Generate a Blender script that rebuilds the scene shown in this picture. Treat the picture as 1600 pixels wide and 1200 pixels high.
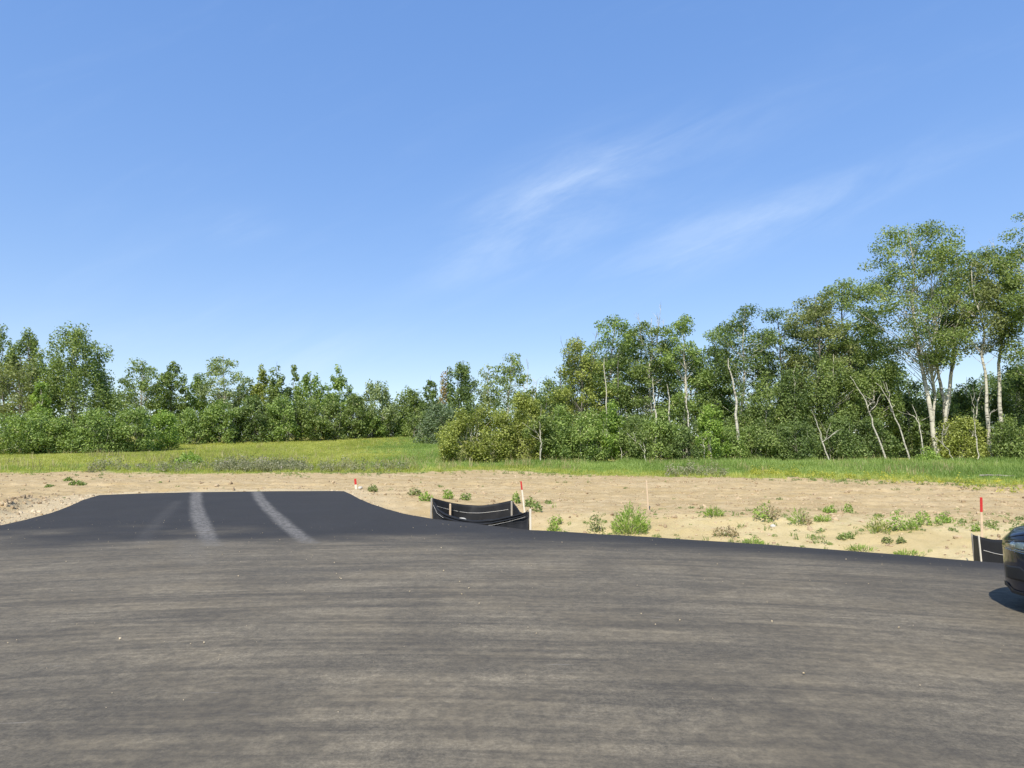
import bpy, bmesh, math, random
import numpy as np
from mathutils import Vector, Matrix
from mathutils.geometry import delaunay_2d_cdt

for o in list(bpy.data.objects):
    bpy.data.objects.remove(o)
SC = bpy.context.scene
COL = SC.collection
R = math.radians

# ------------------------------------------------------------------ camera
F_PX = 1063.0
CAM_H = 1.6
PITCH = math.atan(120 / F_PX)
cam_data = bpy.data.cameras.new('camera')
cam_data.sensor_width = 36.0
cam_data.lens = F_PX / 1600 * 36.0
cam_data.clip_start = 0.1
cam_data.clip_end = 12000
cam = bpy.data.objects.new('camera', cam_data)
COL.objects.link(cam)
cam.location = (0, 0, CAM_H)
cam.rotation_euler = (math.pi / 2 + PITCH, 0, 0)
SC.camera = cam

# ------------------------------------------------------------------ light
SUN_EL, SUN_LEFT = R(47), R(20)           # sun behind the camera, a little to the left
sun_dir = Vector((-math.sin(SUN_LEFT) * math.cos(SUN_EL), -math.cos(SUN_LEFT) * math.cos(SUN_EL), math.sin(SUN_EL)))
sd = bpy.data.lights.new('sun', 'SUN')
sd.energy = 4.6
sd.angle = R(0.53)
sd.color = (1.0, 0.95, 0.86)
sun = bpy.data.objects.new('sun', sd)
COL.objects.link(sun)
sun.rotation_euler = sun_dir.to_track_quat('Z', 'Y').to_euler()
SC.view_settings.view_transform = 'Standard'
SC.view_settings.look = 'None'
SC.view_settings.exposure = 0.38
SC.view_settings.gamma = 1.0
SC.view_settings.use_curve_mapping = False

world = bpy.data.worlds.new('World')
SC.world = world
world.use_nodes = True


class NT:
    """small node-tree writer"""
    def __init__(s, tree):
        s.t = tree
    def n(s, typ, **kw):
        nd = s.t.nodes.new(typ)
        for k, v in kw.items():
            setattr(nd, k, v)
        return nd
    def l(s, a, b):
        s.t.links.new(a, b)
    def math(s, op, a, b=None, c=None, clamp=False):
        nd = s.n('ShaderNodeMath', operation=op, use_clamp=clamp)
        for i, v in enumerate((a, b, c)):
            if v is None:
                continue
            if isinstance(v, (int, float)):
                nd.inputs[i].default_value = v
            else:
                s.l(v, nd.inputs[i])
        return nd.outputs[0]
    def mix(s, f, a, b, blend='MIX'):
        nd = s.n('ShaderNodeMix', data_type='RGBA', blend_type=blend, clamp_factor=True)
        for i, v in ((0, f), (6, a), (7, b)):
            if isinstance(v, (int, float)):
                nd.inputs[i].default_value = v
            elif isinstance(v, (tuple, list)):
                nd.inputs[i].default_value = (*v[:3], 1)
            else:
                s.l(v, nd.inputs[i])
        return nd.outputs[2]
    def noise(s, vec, scale, detail=4, rough=0.55, dist=0.0):
        nd = s.n('ShaderNodeTexNoise')
        nd.inputs['Scale'].default_value = scale
        nd.inputs['Detail'].default_value = detail
        nd.inputs['Roughness'].default_value = rough
        nd.inputs['Distortion'].default_value = dist
        if vec is not None:
            s.l(vec, nd.inputs['Vector'])
        return nd.outputs[0]
    def ramp(s, fac, stops):
        nd = s.n('ShaderNodeMapRange', interpolation_type='SMOOTHSTEP')
        s.l(fac, nd.inputs[0])
        nd.inputs[1].default_value, nd.inputs[2].default_value = stops
        return nd.outputs[0]
    def attr(s, name, kind='GEOMETRY'):
        return s.n('ShaderNodeAttribute', attribute_name=name, attribute_type=kind)


def build_world():
    w = NT(world.node_tree)
    world.node_tree.nodes.clear()
    sky = w.n('ShaderNodeTexSky', sky_type='NISHITA', sun_disc=False)
    sky.sun_elevation = SUN_EL
    sky.sun_rotation = math.pi + SUN_LEFT
    sky.altitude = 300
    sky.air_density = 1.0
    sky.dust_density = 0.25
    sky.ozone_density = 2.0
    hs = w.n('ShaderNodeHueSaturation')
    hs.inputs['Hue'].default_value = 0.518
    hs.inputs['Saturation'].default_value = 2.10
    hs.inputs['Value'].default_value = 3.25
    gm = w.n('ShaderNodeGamma')
    gm.inputs[1].default_value = 0.40
    w.l(sky.outputs[0], gm.inputs[0])
    w.l(gm.outputs[0], hs.inputs['Color'])
    tc = w.n('ShaderNodeTexCoord')
    sx = w.n('ShaderNodeSeparateXYZ')
    w.l(tc.outputs['Generated'], sx.inputs[0])
    ay = w.math('MAXIMUM', w.math('ABSOLUTE', sx.outputs[1]), 0.05)
    u = w.math('DIVIDE', sx.outputs[0], ay)
    v = w.math('DIVIDE', sx.outputs[2], ay)
    cmb = w.n('ShaderNodeCombineXYZ')
    a = R(24)
    ru = w.math('ADD', w.math('MULTIPLY', u, math.cos(a)), w.math('MULTIPLY', v, math.sin(a)))
    rv = w.math('SUBTRACT', w.math('MULTIPLY', v, math.cos(a)), w.math('MULTIPLY', u, math.sin(a)))
    w.l(w.math('MULTIPLY', ru, 2.2), cmb.inputs[0])
    w.l(w.math('MULTIPLY', rv, 10.0), cmb.inputs[1])
    streak = w.noise(cmb.outputs[0], 1.6, 8, 0.62, 0.5)
    cmb2 = w.n('ShaderNodeCombineXYZ')
    w.l(w.math('MULTIPLY', ru, 9), cmb2.inputs[0])
    w.l(w.math('MULTIPLY', rv, 34.0), cmb2.inputs[1])
    fine = w.noise(cmb2.outputs[0], 1.0, 6, 0.65, 0.8)
    tot = None
    # cirrus wisps: direction (x/y, z/y), tilt, length, thickness, strength
    for (u0, v0, tilt, ln, th, st) in ((0.02, 0.372, 27, .17, .030, .62), (.035, .315, 22, .15, .022, .50), (0.33, 0.345, 20, .21, .024, .62),
                                       (0.12, 0.455, 22, .16, .030, .40), (-.41, 0.350, 20, .05, .015, .50), (-.31, 0.155, 8, .15, .024, .42),
                                       (0.0, .130, 3, .40, .016, .28), (.25, .47, 24, .3, .03, .25), (-.55, .33, 24, .10, .02, .15), (.5, .41, 20, .3, .03, .24), (-.6, .20, 10, .25, .03, .2)):
        ca, sa = math.cos(R(tilt)), math.sin(R(tilt))
        du, dv = w.math('SUBTRACT', u, u0), w.math('SUBTRACT', v, v0)
        al = w.math('ADD', w.math('MULTIPLY', du, ca / ln), w.math('MULTIPLY', dv, sa / ln))
        ac = w.math('SUBTRACT', w.math('MULTIPLY', dv, ca / th / 1.6), w.math('MULTIPLY', du, sa / th / 1.6))
        e = w.math('EXPONENT', w.math('MULTIPLY', w.math('ADD', w.math('MULTIPLY', al, al), w.math('MULTIPLY', ac, ac)), -1.0))
        e = w.math('MULTIPLY', e, st)
        tot = e if tot is None else w.math('ADD', tot, e)
    base = w.math('MULTIPLY', w.ramp(streak, (0.50, 0.95)), 0.05)
    shape = w.math('MULTIPLY', w.ramp(streak, (0.25, 0.75)), w.math('ADD', .5, w.math('MULTIPLY', w.ramp(fine, (0.12, 0.9)), .5)))
    fac = w.math('ADD', w.math('MULTIPLY', tot, w.math('MULTIPLY', shape, .48)), base, clamp=True)
    fac = w.math('MULTIPLY', fac, w.math('GREATER_THAN', sx.outputs[2], 0.0))
    # thin ice cloud brightens the blue behind it
    col = w.mix(fac, hs.outputs[0], (5.6, 6.5, 7.6))
    bg = w.n('ShaderNodeBackground')
    bg.inputs['Strength'].default_value = 0.120
    w.l(col, bg.inputs['Color'])
    out = w.n('ShaderNodeOutputWorld')
    w.l(bg.outputs[0], out.inputs[0])


build_world()

# ------------------------------------------------------------------ helpers
rng = np.random.default_rng(7)


def px_dir(px, py):
    a, b = (px - 800) / F_PX, (600 - py) / F_PX
    c, s = math.cos(PITCH), math.sin(PITCH)
    return np.array([a, c - b * s, s + b * c])


def at(px, py, Y):
    d = px_dir(px, py)
    p = d * (Y / d[1])
    return Vector((p[0], p[1], CAM_H + p[2]))


def tag(o, label=None, cat=None, group=None, kind=None):
    if label: o['label'] = label
    if cat: o['category'] = cat
    if group: o['group'] = group
    if kind: o['kind'] = kind
    return o


def thing(name, loc, label, cat, group=None, rz=0.0):
    o = bpy.data.objects.new(name, None)
    COL.objects.link(o)
    o.empty_display_size = 0.2
    o.location = loc
    o.rotation_euler = (0, 0, rz)
    return tag(o, label, cat, group)


def mesh_np(name, verts, faces, mat=None, parent=None, smooth=False, link=True, attrs=None, mats=None, midx=None):
    """faces: list of int arrays (n x k), any mix of k"""
    verts = np.asarray(verts, dtype=np.float32)
    if isinstance(faces, np.ndarray):
        faces = [faces]
    faces = [np.asarray(f, dtype=np.int32) for f in faces if len(f)]
    me = bpy.data.meshes.new(name)
    me.vertices.add(len(verts))
    me.vertices.foreach_set('co', verts.ravel())
    nl = sum(f.size for f in faces)
    nf = sum(len(f) for f in faces)
    me.loops.add(nl)
    me.polygons.add(nf)
    me.loops.foreach_set('vertex_index', np.concatenate([f.ravel() for f in faces]))
    tot = np.concatenate([np.full(len(f), f.shape[1], dtype=np.int32) for f in faces])
    st = np.concatenate([[0], np.cumsum(tot)[:-1]]).astype(np.int32)
    me.polygons.foreach_set('loop_start', st)
    me.polygons.foreach_set('use_smooth', np.full(nf, smooth, dtype=bool))
    for (an, dom, typ, data) in attrs or ():
        at_ = me.attributes.new(an, typ, dom)
        at_.data.foreach_set('vector' if typ == 'FLOAT_VECTOR' else 'value', np.asarray(data, dtype=np.float32).ravel())
    for m in (mats or ([mat] if mat else [])):
        me.materials.append(m)
    if midx is not None:
        me.polygons.foreach_set('material_index', np.asarray(midx, dtype=np.int32))
    me.update(calc_edges=True)
    me.validate()
    o = bpy.data.objects.new(name, me)
    if link:
        COL.objects.link(o)
    if parent:
        o.parent = parent
    return o


def bm_obj(name, bm, mat, parent=None, smooth=False):
    me = bpy.data.meshes.new(name)
    bmesh.ops.recalc_face_normals(bm, faces=bm.faces[:])
    bm.to_mesh(me)
    bm.free()
    for m in (mat if isinstance(mat, (list, tuple)) else [mat]):
        me.materials.append(m)
    if smooth:
        for p in me.polygons:
            p.use_smooth = True
    o = bpy.data.objects.new(name, me)
    COL.objects.link(o)
    if parent:
        o.parent = parent
    return o


def hash2(ix, iy, seed):
    h = (ix.astype(np.int64) * 374761393 + iy.astype(np.int64) * 668265263 + seed * 974711) & 0xffffffff
    h = ((h ^ (h >> 13)) * 1274126177) & 0xffffffff
    h = (h ^ (h >> 16)) & 0xffffff
    return h / float(0xffffff)


def vnoise(x, y, seed=0):
    x, y = np.asarray(x, float), np.asarray(y, float)
    ix, iy = np.floor(x), np.floor(y)
    fx, fy = x - ix, y - iy
    fx, fy = fx * fx * (3 - 2 * fx), fy * fy * (3 - 2 * fy)
    a, b = hash2(ix, iy, seed), hash2(ix + 1, iy, seed)
    c, d = hash2(ix, iy + 1, seed), hash2(ix + 1, iy + 1, seed)
    return (a * (1 - fx) + b * fx) * (1 - fy) + (c * (1 - fx) + d * fx) * fy


def fbm(x, y, seed=0, oct=4, gain=0.5):
    v, a, s = 0.0, 1.0, 0.0
    for i in range(oct):
        v = v + a * vnoise(np.asarray(x) * 2 ** i, np.asarray(y) * 2 ** i, seed + 17 * i)
        s += a
        a *= gain
    return v / s


def sstep(a, b, x):
    t = np.clip((np.asarray(x, float) - a) / (b - a), 0, 1)
    return t * t * (3 - 2 * t)


# ------------------------------------------------------------------ terrain
_py = np.array([-3000, 12, 20, 26, 38, 52, 75, 100, 130, 300, 6000.])
_pz = np.array([0, 0, .10, .35, .85, 1.7, 3.05, 5.2, 6.4, 7.4, 7.4])
_sy = np.arange(-60, 420, 0.5)
_sz = np.interp(_sy, _py, _pz)
_k = np.ones(13) / 13
_sz = np.convolve(np.pad(_sz, 6, mode='edge'), _k, mode='valid')


def A_z(y):                                # asphalt: level road, approach climbs gently
    y = np.asarray(y, float)
    return 0.036 * np.where(y > 13, np.maximum(y - 14.2, 0), 0)


def ray_asphalt(px, py):
    lo, hi = 3.0, 60.0
    d = px_dir(px, py)
    for _ in range(60):
        m = (lo + hi) / 2
        z = CAM_H + d[2] / d[1] * m
        if z > A_z(m):
            lo = m
        else:
            hi = m
    return (d[0] / d[1] * lo, lo)


edge_px = [(0, 821), (40, 812), (78, 802), (108, 791), (130, 781), (155, 773.5), (220, 771), (300, 769), (420, 767.5), (520, 767),
           (537, 767.5), (548, 772), (562, 780), (582, 788), (610, 797), (640, 804.5), (680, 811), (740, 818), (830, 828), (960, 835.5), (1080, 843),
           (1200, 851), (1330, 861), (1430, 868.5), (1530, 877)]
edge_w = [ray_asphalt(*p) for p in edge_px]
asphalt_poly = [(-60, -22), (-60, 11.0), (-30, 12.6), (-20, 13.9), (-15.2, 15.2)] + edge_w + [(9.6, 9.1), (12, 6.4), (14.2, 2.5), (15, -3), (14.5, -10), (13, -22)]
POLY = np.array(asphalt_poly)


def signed_dist(x, y):
    """distance to the asphalt outline, negative inside"""
    shp = np.shape(x)
    P = np.stack([np.ravel(x), np.ravel(y)], 1)
    best = np.full(len(P), 1e18)
    inside = np.zeros(len(P), bool)
    n = len(POLY)
    for i in range(n):
        a, b = POLY[i], POLY[(i + 1) % n]
        ab = b - a
        t = np.clip(((P - a) @ ab) / (ab @ ab), 0, 1)
        q = P - (a + t[:, None] * ab)
        best = np.minimum(best, (q ** 2).sum(1))
        c = (a[1] > P[:, 1]) != (b[1] > P[:, 1])
        if abs(b[1] - a[1]) > 1e-12:
            xi = a[0] + (P[:, 1] - a[1]) / (b[1] - a[1]) * ab[0]
            inside ^= c & (P[:, 0] < xi)
    d = np.sqrt(best)
    return np.where(inside, -d, d).reshape(shp)


def F_z(x, y):
    z = np.interp(y, _sy, _sz)
    return z + (fbm(np.asarray(x) * .06, np.asarray(y) * .06, 5, 3) - .5) * .5 * sstep(36, 60, y)


def ground_z(x, y, s=None, detail=True):
    x, y = np.asarray(x, float), np.asarray(y, float)
    if s is None:
        s = signed_dist(x, y)
    f = F_z(x, y)
    az = A_z(np.minimum(y, 27))
    so = np.maximum(s, 0)
    depth = (0.62 * sstep(-7.0, -3.0, x) * (1 - sstep(18.5, 25, y)) + 0.10 * sstep(-8, -12, x) * (1 - sstep(17, 22, y)))
    fore = az - 0.03 - 0.36 * so
    floor_z = az - depth
    back = floor_z + np.maximum(so - 1.5, 0) * 0.150
    z = np.maximum(fore, np.minimum(f, back))
    z = np.where(depth < 0.02, az - .03 + (f - az + .03) * sstep(0, 3.0, so), z)
    mix = sstep(0.0, 0.04, depth)
    z = mix * np.maximum(fore, np.minimum(f, back)) + (1 - mix) * (az - .03 + (f - az + .03) * sstep(0, 3.0, so))
    # a graded windrow of clods left of the approach
    ridge = np.exp(-((so - 1.7) / .33) ** 2) * sstep(-10, -13, x) * (1 - sstep(22, 24.5, y)) * sstep(12, 15, y)
    z = z + ridge * (.12 + .16 * fbm(x * 1.7, y * 1.7, 31, 3))
    if detail:
        g = grass_mask(x, y)
        amp = sstep(0.05, 0.8, so) * (1 - g)
        far = 1 - sstep(45, 60, y)
        z = z + amp * far * ((fbm(x * .9, y * .9, 11, 4) - .5) * .13 + (fbm(x * 3.3, y * 3.3, 12, 3) - .5) * .15
                             + (fbm(x * .22, y * 2.1, 13, 3) - .5) * .15 * sstep(19, 23, y))
        e0 = np.interp(x, gb[:, 0], gb[:, 1])
        for off, dep in ((-2.6, .05), (-4.3, .06), (-7.2, .05), (-8.9, .05)):
            yy = e0 + off + (vnoise(x * .08 + off, x * 0 + off, 19) - .5) * 1.4
            dd = np.abs(y - yy)
            z = z - amp * dep * (np.exp(-(dd / .20) ** 2) - .45 * np.exp(-((dd - .38) / .14) ** 2)) * (.5 + .8 * vnoise(x * .3, y * 0 + off, 18))
        z = z + g * (fbm(x * .5, y * .5, 14, 3) - .5) * .2
    return np.where(s < 0, az - 0.03 - 0.05 * sstep(0, .25, -s), z)


gb_px = [(-400, 742), (0, 740), (150, 738), (300, 739), (420, 737), (520, 739), (640, 738), (750, 735), (880, 740), (1000, 743), (1100, 745), (1200, 746.5),
         (1300, 749), (1400, 752), (1500, 756), (1600, 760), (2000, 773)]


def ray_field(px, py):
    d = px_dir(px, py)
    ys = np.arange(15, 110, 0.05)
    z = CAM_H + d[2] / d[1] * ys
    f = np.interp(ys, _sy, _sz)
    k = np.argmax(z < f)
    return d[0] / d[1] * ys[k], ys[k]


gb = np.array([ray_field(*p) for p in gb_px])


def grass_edge(x):
    return np.interp(x, gb[:, 0], gb[:, 1]) + (fbm(np.asarray(x) * .45, np.asarray(x) * 0 + 3.3, 21, 4) - .5) * 4.0


def grass_mask(x, y):
    return sstep(-0.8, 1.2, np.asarray(y) - grass_edge(x))


def hit(px, py):
    """where the picture ray meets the finished ground"""
    d = px_dir(px, py)
    ys = np.arange(5, 110, 0.05)
    xs = d[0] / d[1] * ys
    z = CAM_H + d[2] / d[1] * ys
    f = ground_z(xs, ys, detail=False)
    s = signed_dist(xs, ys)
    f = np.where(s < 0, A_z(ys), f)
    k = int(np.argmax(z < f))
    return float(xs[k]), float(ys[k]), float(ground_z(xs[k:k + 1], ys[k:k + 1])[0])


def gz(x, y):
    return float(ground_z(np.array([x]), np.array([y]))[0])


# ------------------------------------------------------------------ materials
def new_mat(name):
    m = bpy.data.materials.new(name)
    m.use_nodes = True
    m.node_tree.nodes.clear()
    w = NT(m.node_tree)
    out = w.n('ShaderNodeOutputMaterial')
    return m, w, out


def pbsdf(w, col, rough=0.8, spec=0.3, metal=0.0):
    p = w.n('ShaderNodeBsdfPrincipled')
    for k, v in (('Base Color', col), ('Roughness', rough), ('Specular IOR Level', spec), ('Metallic', metal)):
        if isinstance(v, (int, float)):
            p.inputs[k].default_value = v
        elif isinstance(v, (tuple, list)):
            p.inputs[k].default_value = (*v[:3], 1)
        else:
            w.l(v, p.inputs[k])
    return p


def bump(w, p, height, strength, dist):
    b = w.n('ShaderNodeBump')
    b.inputs['Strength'].default_value = strength
    b.inputs['Distance'].default_value = dist
    w.l(height, b.inputs['Height'])
    w.l(b.outputs[0], p.inputs['Normal'])


def simple_mat(name, col, rough=0.7, spec=0.3, var=0.15, scale=8.0, metal=0.0, bmp=0.0):
    m, w, out = new_mat(name)
    tc = w.n('ShaderNodeTexCoord')
    nz = w.noise(tc.outputs['Object'], scale, 5, 0.6)
    lo = tuple(c * (1 - var) for c in col)
    hi = tuple(min(1, c * (1 + var)) for c in col)
    p = pbsdf(w, w.mix(nz, lo, hi), rough, spec, metal)
    if bmp:
        bump(w, p, nz, 0.5, bmp)
    w.l(p.outputs[0], out.inputs[0])
    return m


def leaf_mat(name, dark, light, yellow, trans=0.36, inst=False):
    m, w, out = new_mat(name)
    a = w.attr('tint', 'INSTANCER' if inst else 'GEOMETRY').outputs['Fac']
    if inst:
        b = w.attr('leaf').outputs['Fac']
        a = w.math('ADD', w.math('MULTIPLY', a, .65), w.math('MULTIPLY', b, .35))
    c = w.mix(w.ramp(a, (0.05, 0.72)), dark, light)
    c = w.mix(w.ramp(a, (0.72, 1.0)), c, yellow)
    p = pbsdf(w, c, 0.48, 0.35)
    t = w.n('ShaderNodeBsdfTranslucent')
    w.l(w.mix(1.0, c, (1.5, 1.55, .75), 'MULTIPLY'), t.inputs[0])
    ms = w.n('ShaderNodeMixShader')
    ms.inputs[0].default_value = trans
    w.l(p.outputs[0], ms.inputs[1])
    w.l(t.outputs[0], ms.inputs[2])
    w.l(ms.outputs[0], out.inputs[0])
    return m


LEAF = {
    'mid': leaf_mat('leaf_mid_green', (0.074, 0.114, 0.030), (0.304, 0.380, 0.114), (0.500, 0.500, 0.228)),
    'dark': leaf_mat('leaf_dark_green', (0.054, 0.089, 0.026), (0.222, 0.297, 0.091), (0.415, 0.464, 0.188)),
    'fresh': leaf_mat('leaf_fresh_green', (0.089, 0.145, 0.035), (0.348, 0.450, 0.127), (0.500, 0.500, 0.242)),
    'blue': leaf_mat('leaf_blue_green', (0.078, 0.114, 0.056), (0.230, 0.297, 0.155), (0.415, 0.464, 0.269)),
    'yellow': leaf_mat('leaf_yellow_green', (0.112, 0.142, 0.030), (0.422, 0.462, 0.114), (0.500, 0.500, 0.242)),
    'olive': leaf_mat('leaf_olive', (0.089, 0.114, 0.037), (0.319, 0.355, 0.134), (0.500, 0.493, 0.228)),
    'pale': leaf_mat('leaf_pale_grey_green', (0.112, 0.152, 0.060), (0.393, 0.457, 0.209), (0.500, 0.500, 0.377)),
    'rust': leaf_mat('leaf_rusty', (0.252, 0.160, 0.067), (0.500, 0.377, 0.188), (0.500, 0.500, 0.323)),
    'lime': leaf_mat('leaf_lime', (0.104, 0.174, 0.030), (0.370, 0.500, 0.108), (0.500, 0.500, 0.202)),
    'dry': leaf_mat('leaf_dry_brown', (0.193, 0.152, 0.088), (0.500, 0.392, 0.242), (0.500, 0.500, 0.349)),
}


def bark_mat(name, pale, dark, amt):
    m, w, out = new_mat(name)
    tc = w.n('ShaderNodeTexCoord')
    mp = w.n('ShaderNodeMapping')
    mp.inputs['Scale'].default_value = (1.6, 1.6, 5.0)
    w.l(tc.outputs['Object'], mp.inputs['Vector'])
    n1 = w.noise(mp.outputs[0], 1.5, 5, 0.65)
    n2 = w.noise(tc.outputs['Object'], 0.9, 4, 0.6)
    vo = w.n('ShaderNodeTexVoronoi')
    vo.inputs['Scale'].default_value = 1.0
    w.l(mp.outputs[0], vo.inputs['Vector'])
    c = w.mix(w.ramp(n2, (.3, .7)), pale, tuple(x * .78 for x in pale))
    c = w.mix(w.math('MULTIPLY', w.ramp(n1, (.54 - amt * .2, .66)), .85), c, dark)
    knots = w.math('SUBTRACT', 1.0, w.ramp(vo.outputs[0], (.14, .28)))
    c = w.mix(w.math('MULTIPLY', knots, .85), c, tuple(x * .6 for x in dark))
    p = pbsdf(w, c, 0.8, 0.2)
    bump(w, p, n1, 0.4, 0.02)
    w.l(p.outputs[0], out.inputs[0])
    return m


BARK = {'aspen': bark_mat('bark_aspen', (.60, .56, .45), (.09, .08, .065), .25), 'grey': bark_mat('bark_grey', (.26, .24, .19), (.06, .055, .045), .5),
        'dead': bark_mat('bark_dead_wood', (.40, .36, .30), (.12, .105, .09), .4)}


def ground_mat():
    m, w, out = new_mat('ground_earth_and_meadow')
    geo = w.n('ShaderNodeNewGeometry')
    pos = geo.outputs['Position']
    g = w.attr('grass').outputs['Fac']
    bk = w.attr('bank').outputs['Fac']
    gv = w.attr('gravel').outputs['Fac']
    zone = w.attr('zone').outputs['Fac']
    mp = w.n('ShaderNodeMapping')
    mp.inputs['Scale'].default_value = (0.22, 1.0, 1.0)
    w.l(pos, mp.inputs[0])
    n_band = w.noise(mp.outputs[0], 1.1, 6, 0.6, 0.3)
    n_big = w.noise(pos, 0.35, 5, 0.55)
    n_mid = w.noise(pos, 3.0, 5, 0.6)
    n_fine = w.noise(pos, 22.0, 4, 0.7)
    dirt = w.mix(w.ramp(n_band, (.32, .68)), (.415, .312, .160), (.505, .392, .225))
    dirt = w.mix(w.math('MULTIPLY', w.ramp(n_mid, (.35, .7)), .55), dirt, (.330, .235, .112))
    sand = w.mix(w.ramp(n_big, (.35, .65)), (.475, .372, .185), (.550, .452, .250))
    sand = w.mix(w.math('MULTIPLY', w.ramp(n_mid, (.42, .72)), .5), sand, (.40, .315, .14))
    c = w.mix(bk, dirt, sand)
    grv = w.mix(w.ramp(n_fine, (.3, .7)), (.42, .325, .185), (.55, .45, .28))
    c = w.mix(gv, c, grv)
    c = w.mix(w.math('MULTIPLY', w.ramp(n_fine, (.45, .75)), .35), c, w.mix(1.0, c, (.62, .60, .55), 'MULTIPLY'))
    n_grass = w.noise(pos, 0.5, 6, 0.65)
    gr = w.mix(w.ramp(n_grass, (.3, .7)), (.240, .265, .050), (.370, .355, .100))
    gr = w.mix(w.math('MULTIPLY', zone, w.ramp(w.noise(mp.outputs[0], .45, 5, .6), (.35, .62))), gr, (.36, .29, .12))
    n_edge = w.math('ADD', g, w.math('MULTIPLY', w.math('SUBTRACT', n_mid, .5), .7))
    c = w.mix(w.ramp(n_edge, (.35, .75)), c, gr)
    p = pbsdf(w, c, 0.95, 0.1)
    h = w.math('ADD', w.math('MULTIPLY', n_mid, .6), w.math('MULTIPLY', n_fine, .4))
    bump(w, p, h, 0.85, 0.07)
    w.l(p.outputs[0], out.inputs[0])
    return m


def road_mat():
    m, w, out = new_mat('asphalt_with_dust')
    geo = w.n('ShaderNodeNewGeometry')
    pos = geo.outputs['Position']
    st = w.attr('streak').outputs['Vector']
    dust = w.attr('dust').outputs['Fac']
    trk = w.attr('track').outputs['Fac']
    fine = w.noise(pos, 42.0, 5, 0.9)
    agg = w.noise(pos, 14.0, 4, 0.75)
    blot = w.noise(pos, 0.8, 5, 0.6)
    s1 = w.noise(st, 1.0, 7, 0.66, 0.9)
    mp = w.n('ShaderNodeMapping')
    mp.inputs['Scale'].default_value = (3.0, 4.5, 1)
    w.l(st, mp.inputs[0])
    s2 = w.noise(mp.outputs[0], 1.0, 5, 0.65, 0.3)
    spk = w.noise(pos, 6.0, 6, .8)
    base = w.mix(w.ramp(fine, (.25, .75)), (.021, .0205, .0205), (.044, .043, .042))
    base = w.mix(w.math('MULTIPLY', w.ramp(blot, (.4, .7)), .5), base, (.042, .041, .040))
    dcol = w.mix(w.ramp(fine, (.2, .8)), (.115, .096, .066), (.355, .300, .208))
    dcol = w.mix(w.ramp(blot, (.35, .7)), dcol, (.210, .173, .115))
    f = w.math('ADD', w.math('MULTIPLY', w.ramp(s1, (.26, .72)), .46), w.math('MULTIPLY', w.ramp(s2, (.34, .70)), .26))
    big = w.noise(pos, .42, 6, .65, .6)
    f = w.math('MULTIPLY', f, w.math('ADD', .55, w.math('MULTIPLY', w.ramp(big, (.36, .62)), .70)))
    f = w.math('MULTIPLY', f, dust)
    f = w.math('ADD', f, w.math('MULTIPLY', dust, .30))
    f = w.math('MULTIPLY', f, w.math('ADD', .72, w.math('MULTIPLY', w.ramp(agg, (.36, .62)), .30)))
    f = w.math('MULTIPLY', f, w.math('ADD', .72, w.math('MULTIPLY', w.ramp(spk, (.35, .65)), .42)), clamp=True)
    c = w.mix(f, base, dcol)
    # light scuffs and smears of pale earth
    mp2 = w.n('ShaderNodeMapping')
    mp2.inputs['Scale'].default_value = (9.0, 10.0, 1)
    w.l(st, mp2.inputs[0])
    s3 = w.noise(mp2.outputs[0], 1.0, 4, 0.6, 0.2)
    sc = w.math('MULTIPLY', w.ramp(s3, (.665, .76)), w.math('ADD', .12, w.math('MULTIPLY', dust, .40)))
    c = w.mix(sc, c, (.33, .30, .25))
    tk = w.math('MULTIPLY', trk, w.math('ADD', .25, w.math('MULTIPLY', w.ramp(w.noise(pos, 9.0, 5, .8), (.38, .60)), .75)))
    c = w.mix(w.math('MULTIPLY', tk, .80), c, (.215, .200, .178))
    p = pbsdf(w, c, 0.88, 0.20)
    bump(w, p, w.math('ADD', fine, w.math('MULTIPLY', agg, .5)), 0.35, 0.012)
    w.l(p.outputs[0], out.inputs[0])
    return m


# ------------------------------------------------------------------ ground sheet
def graded(parts):
    out = []
    for a, b, st in parts:
        n = max(1, int(round((b - a) / st)))
        out.append(np.linspace(a, b, n, endpoint=False))
    return np.concatenate(out + [[parts[-1][1]]])


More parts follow.
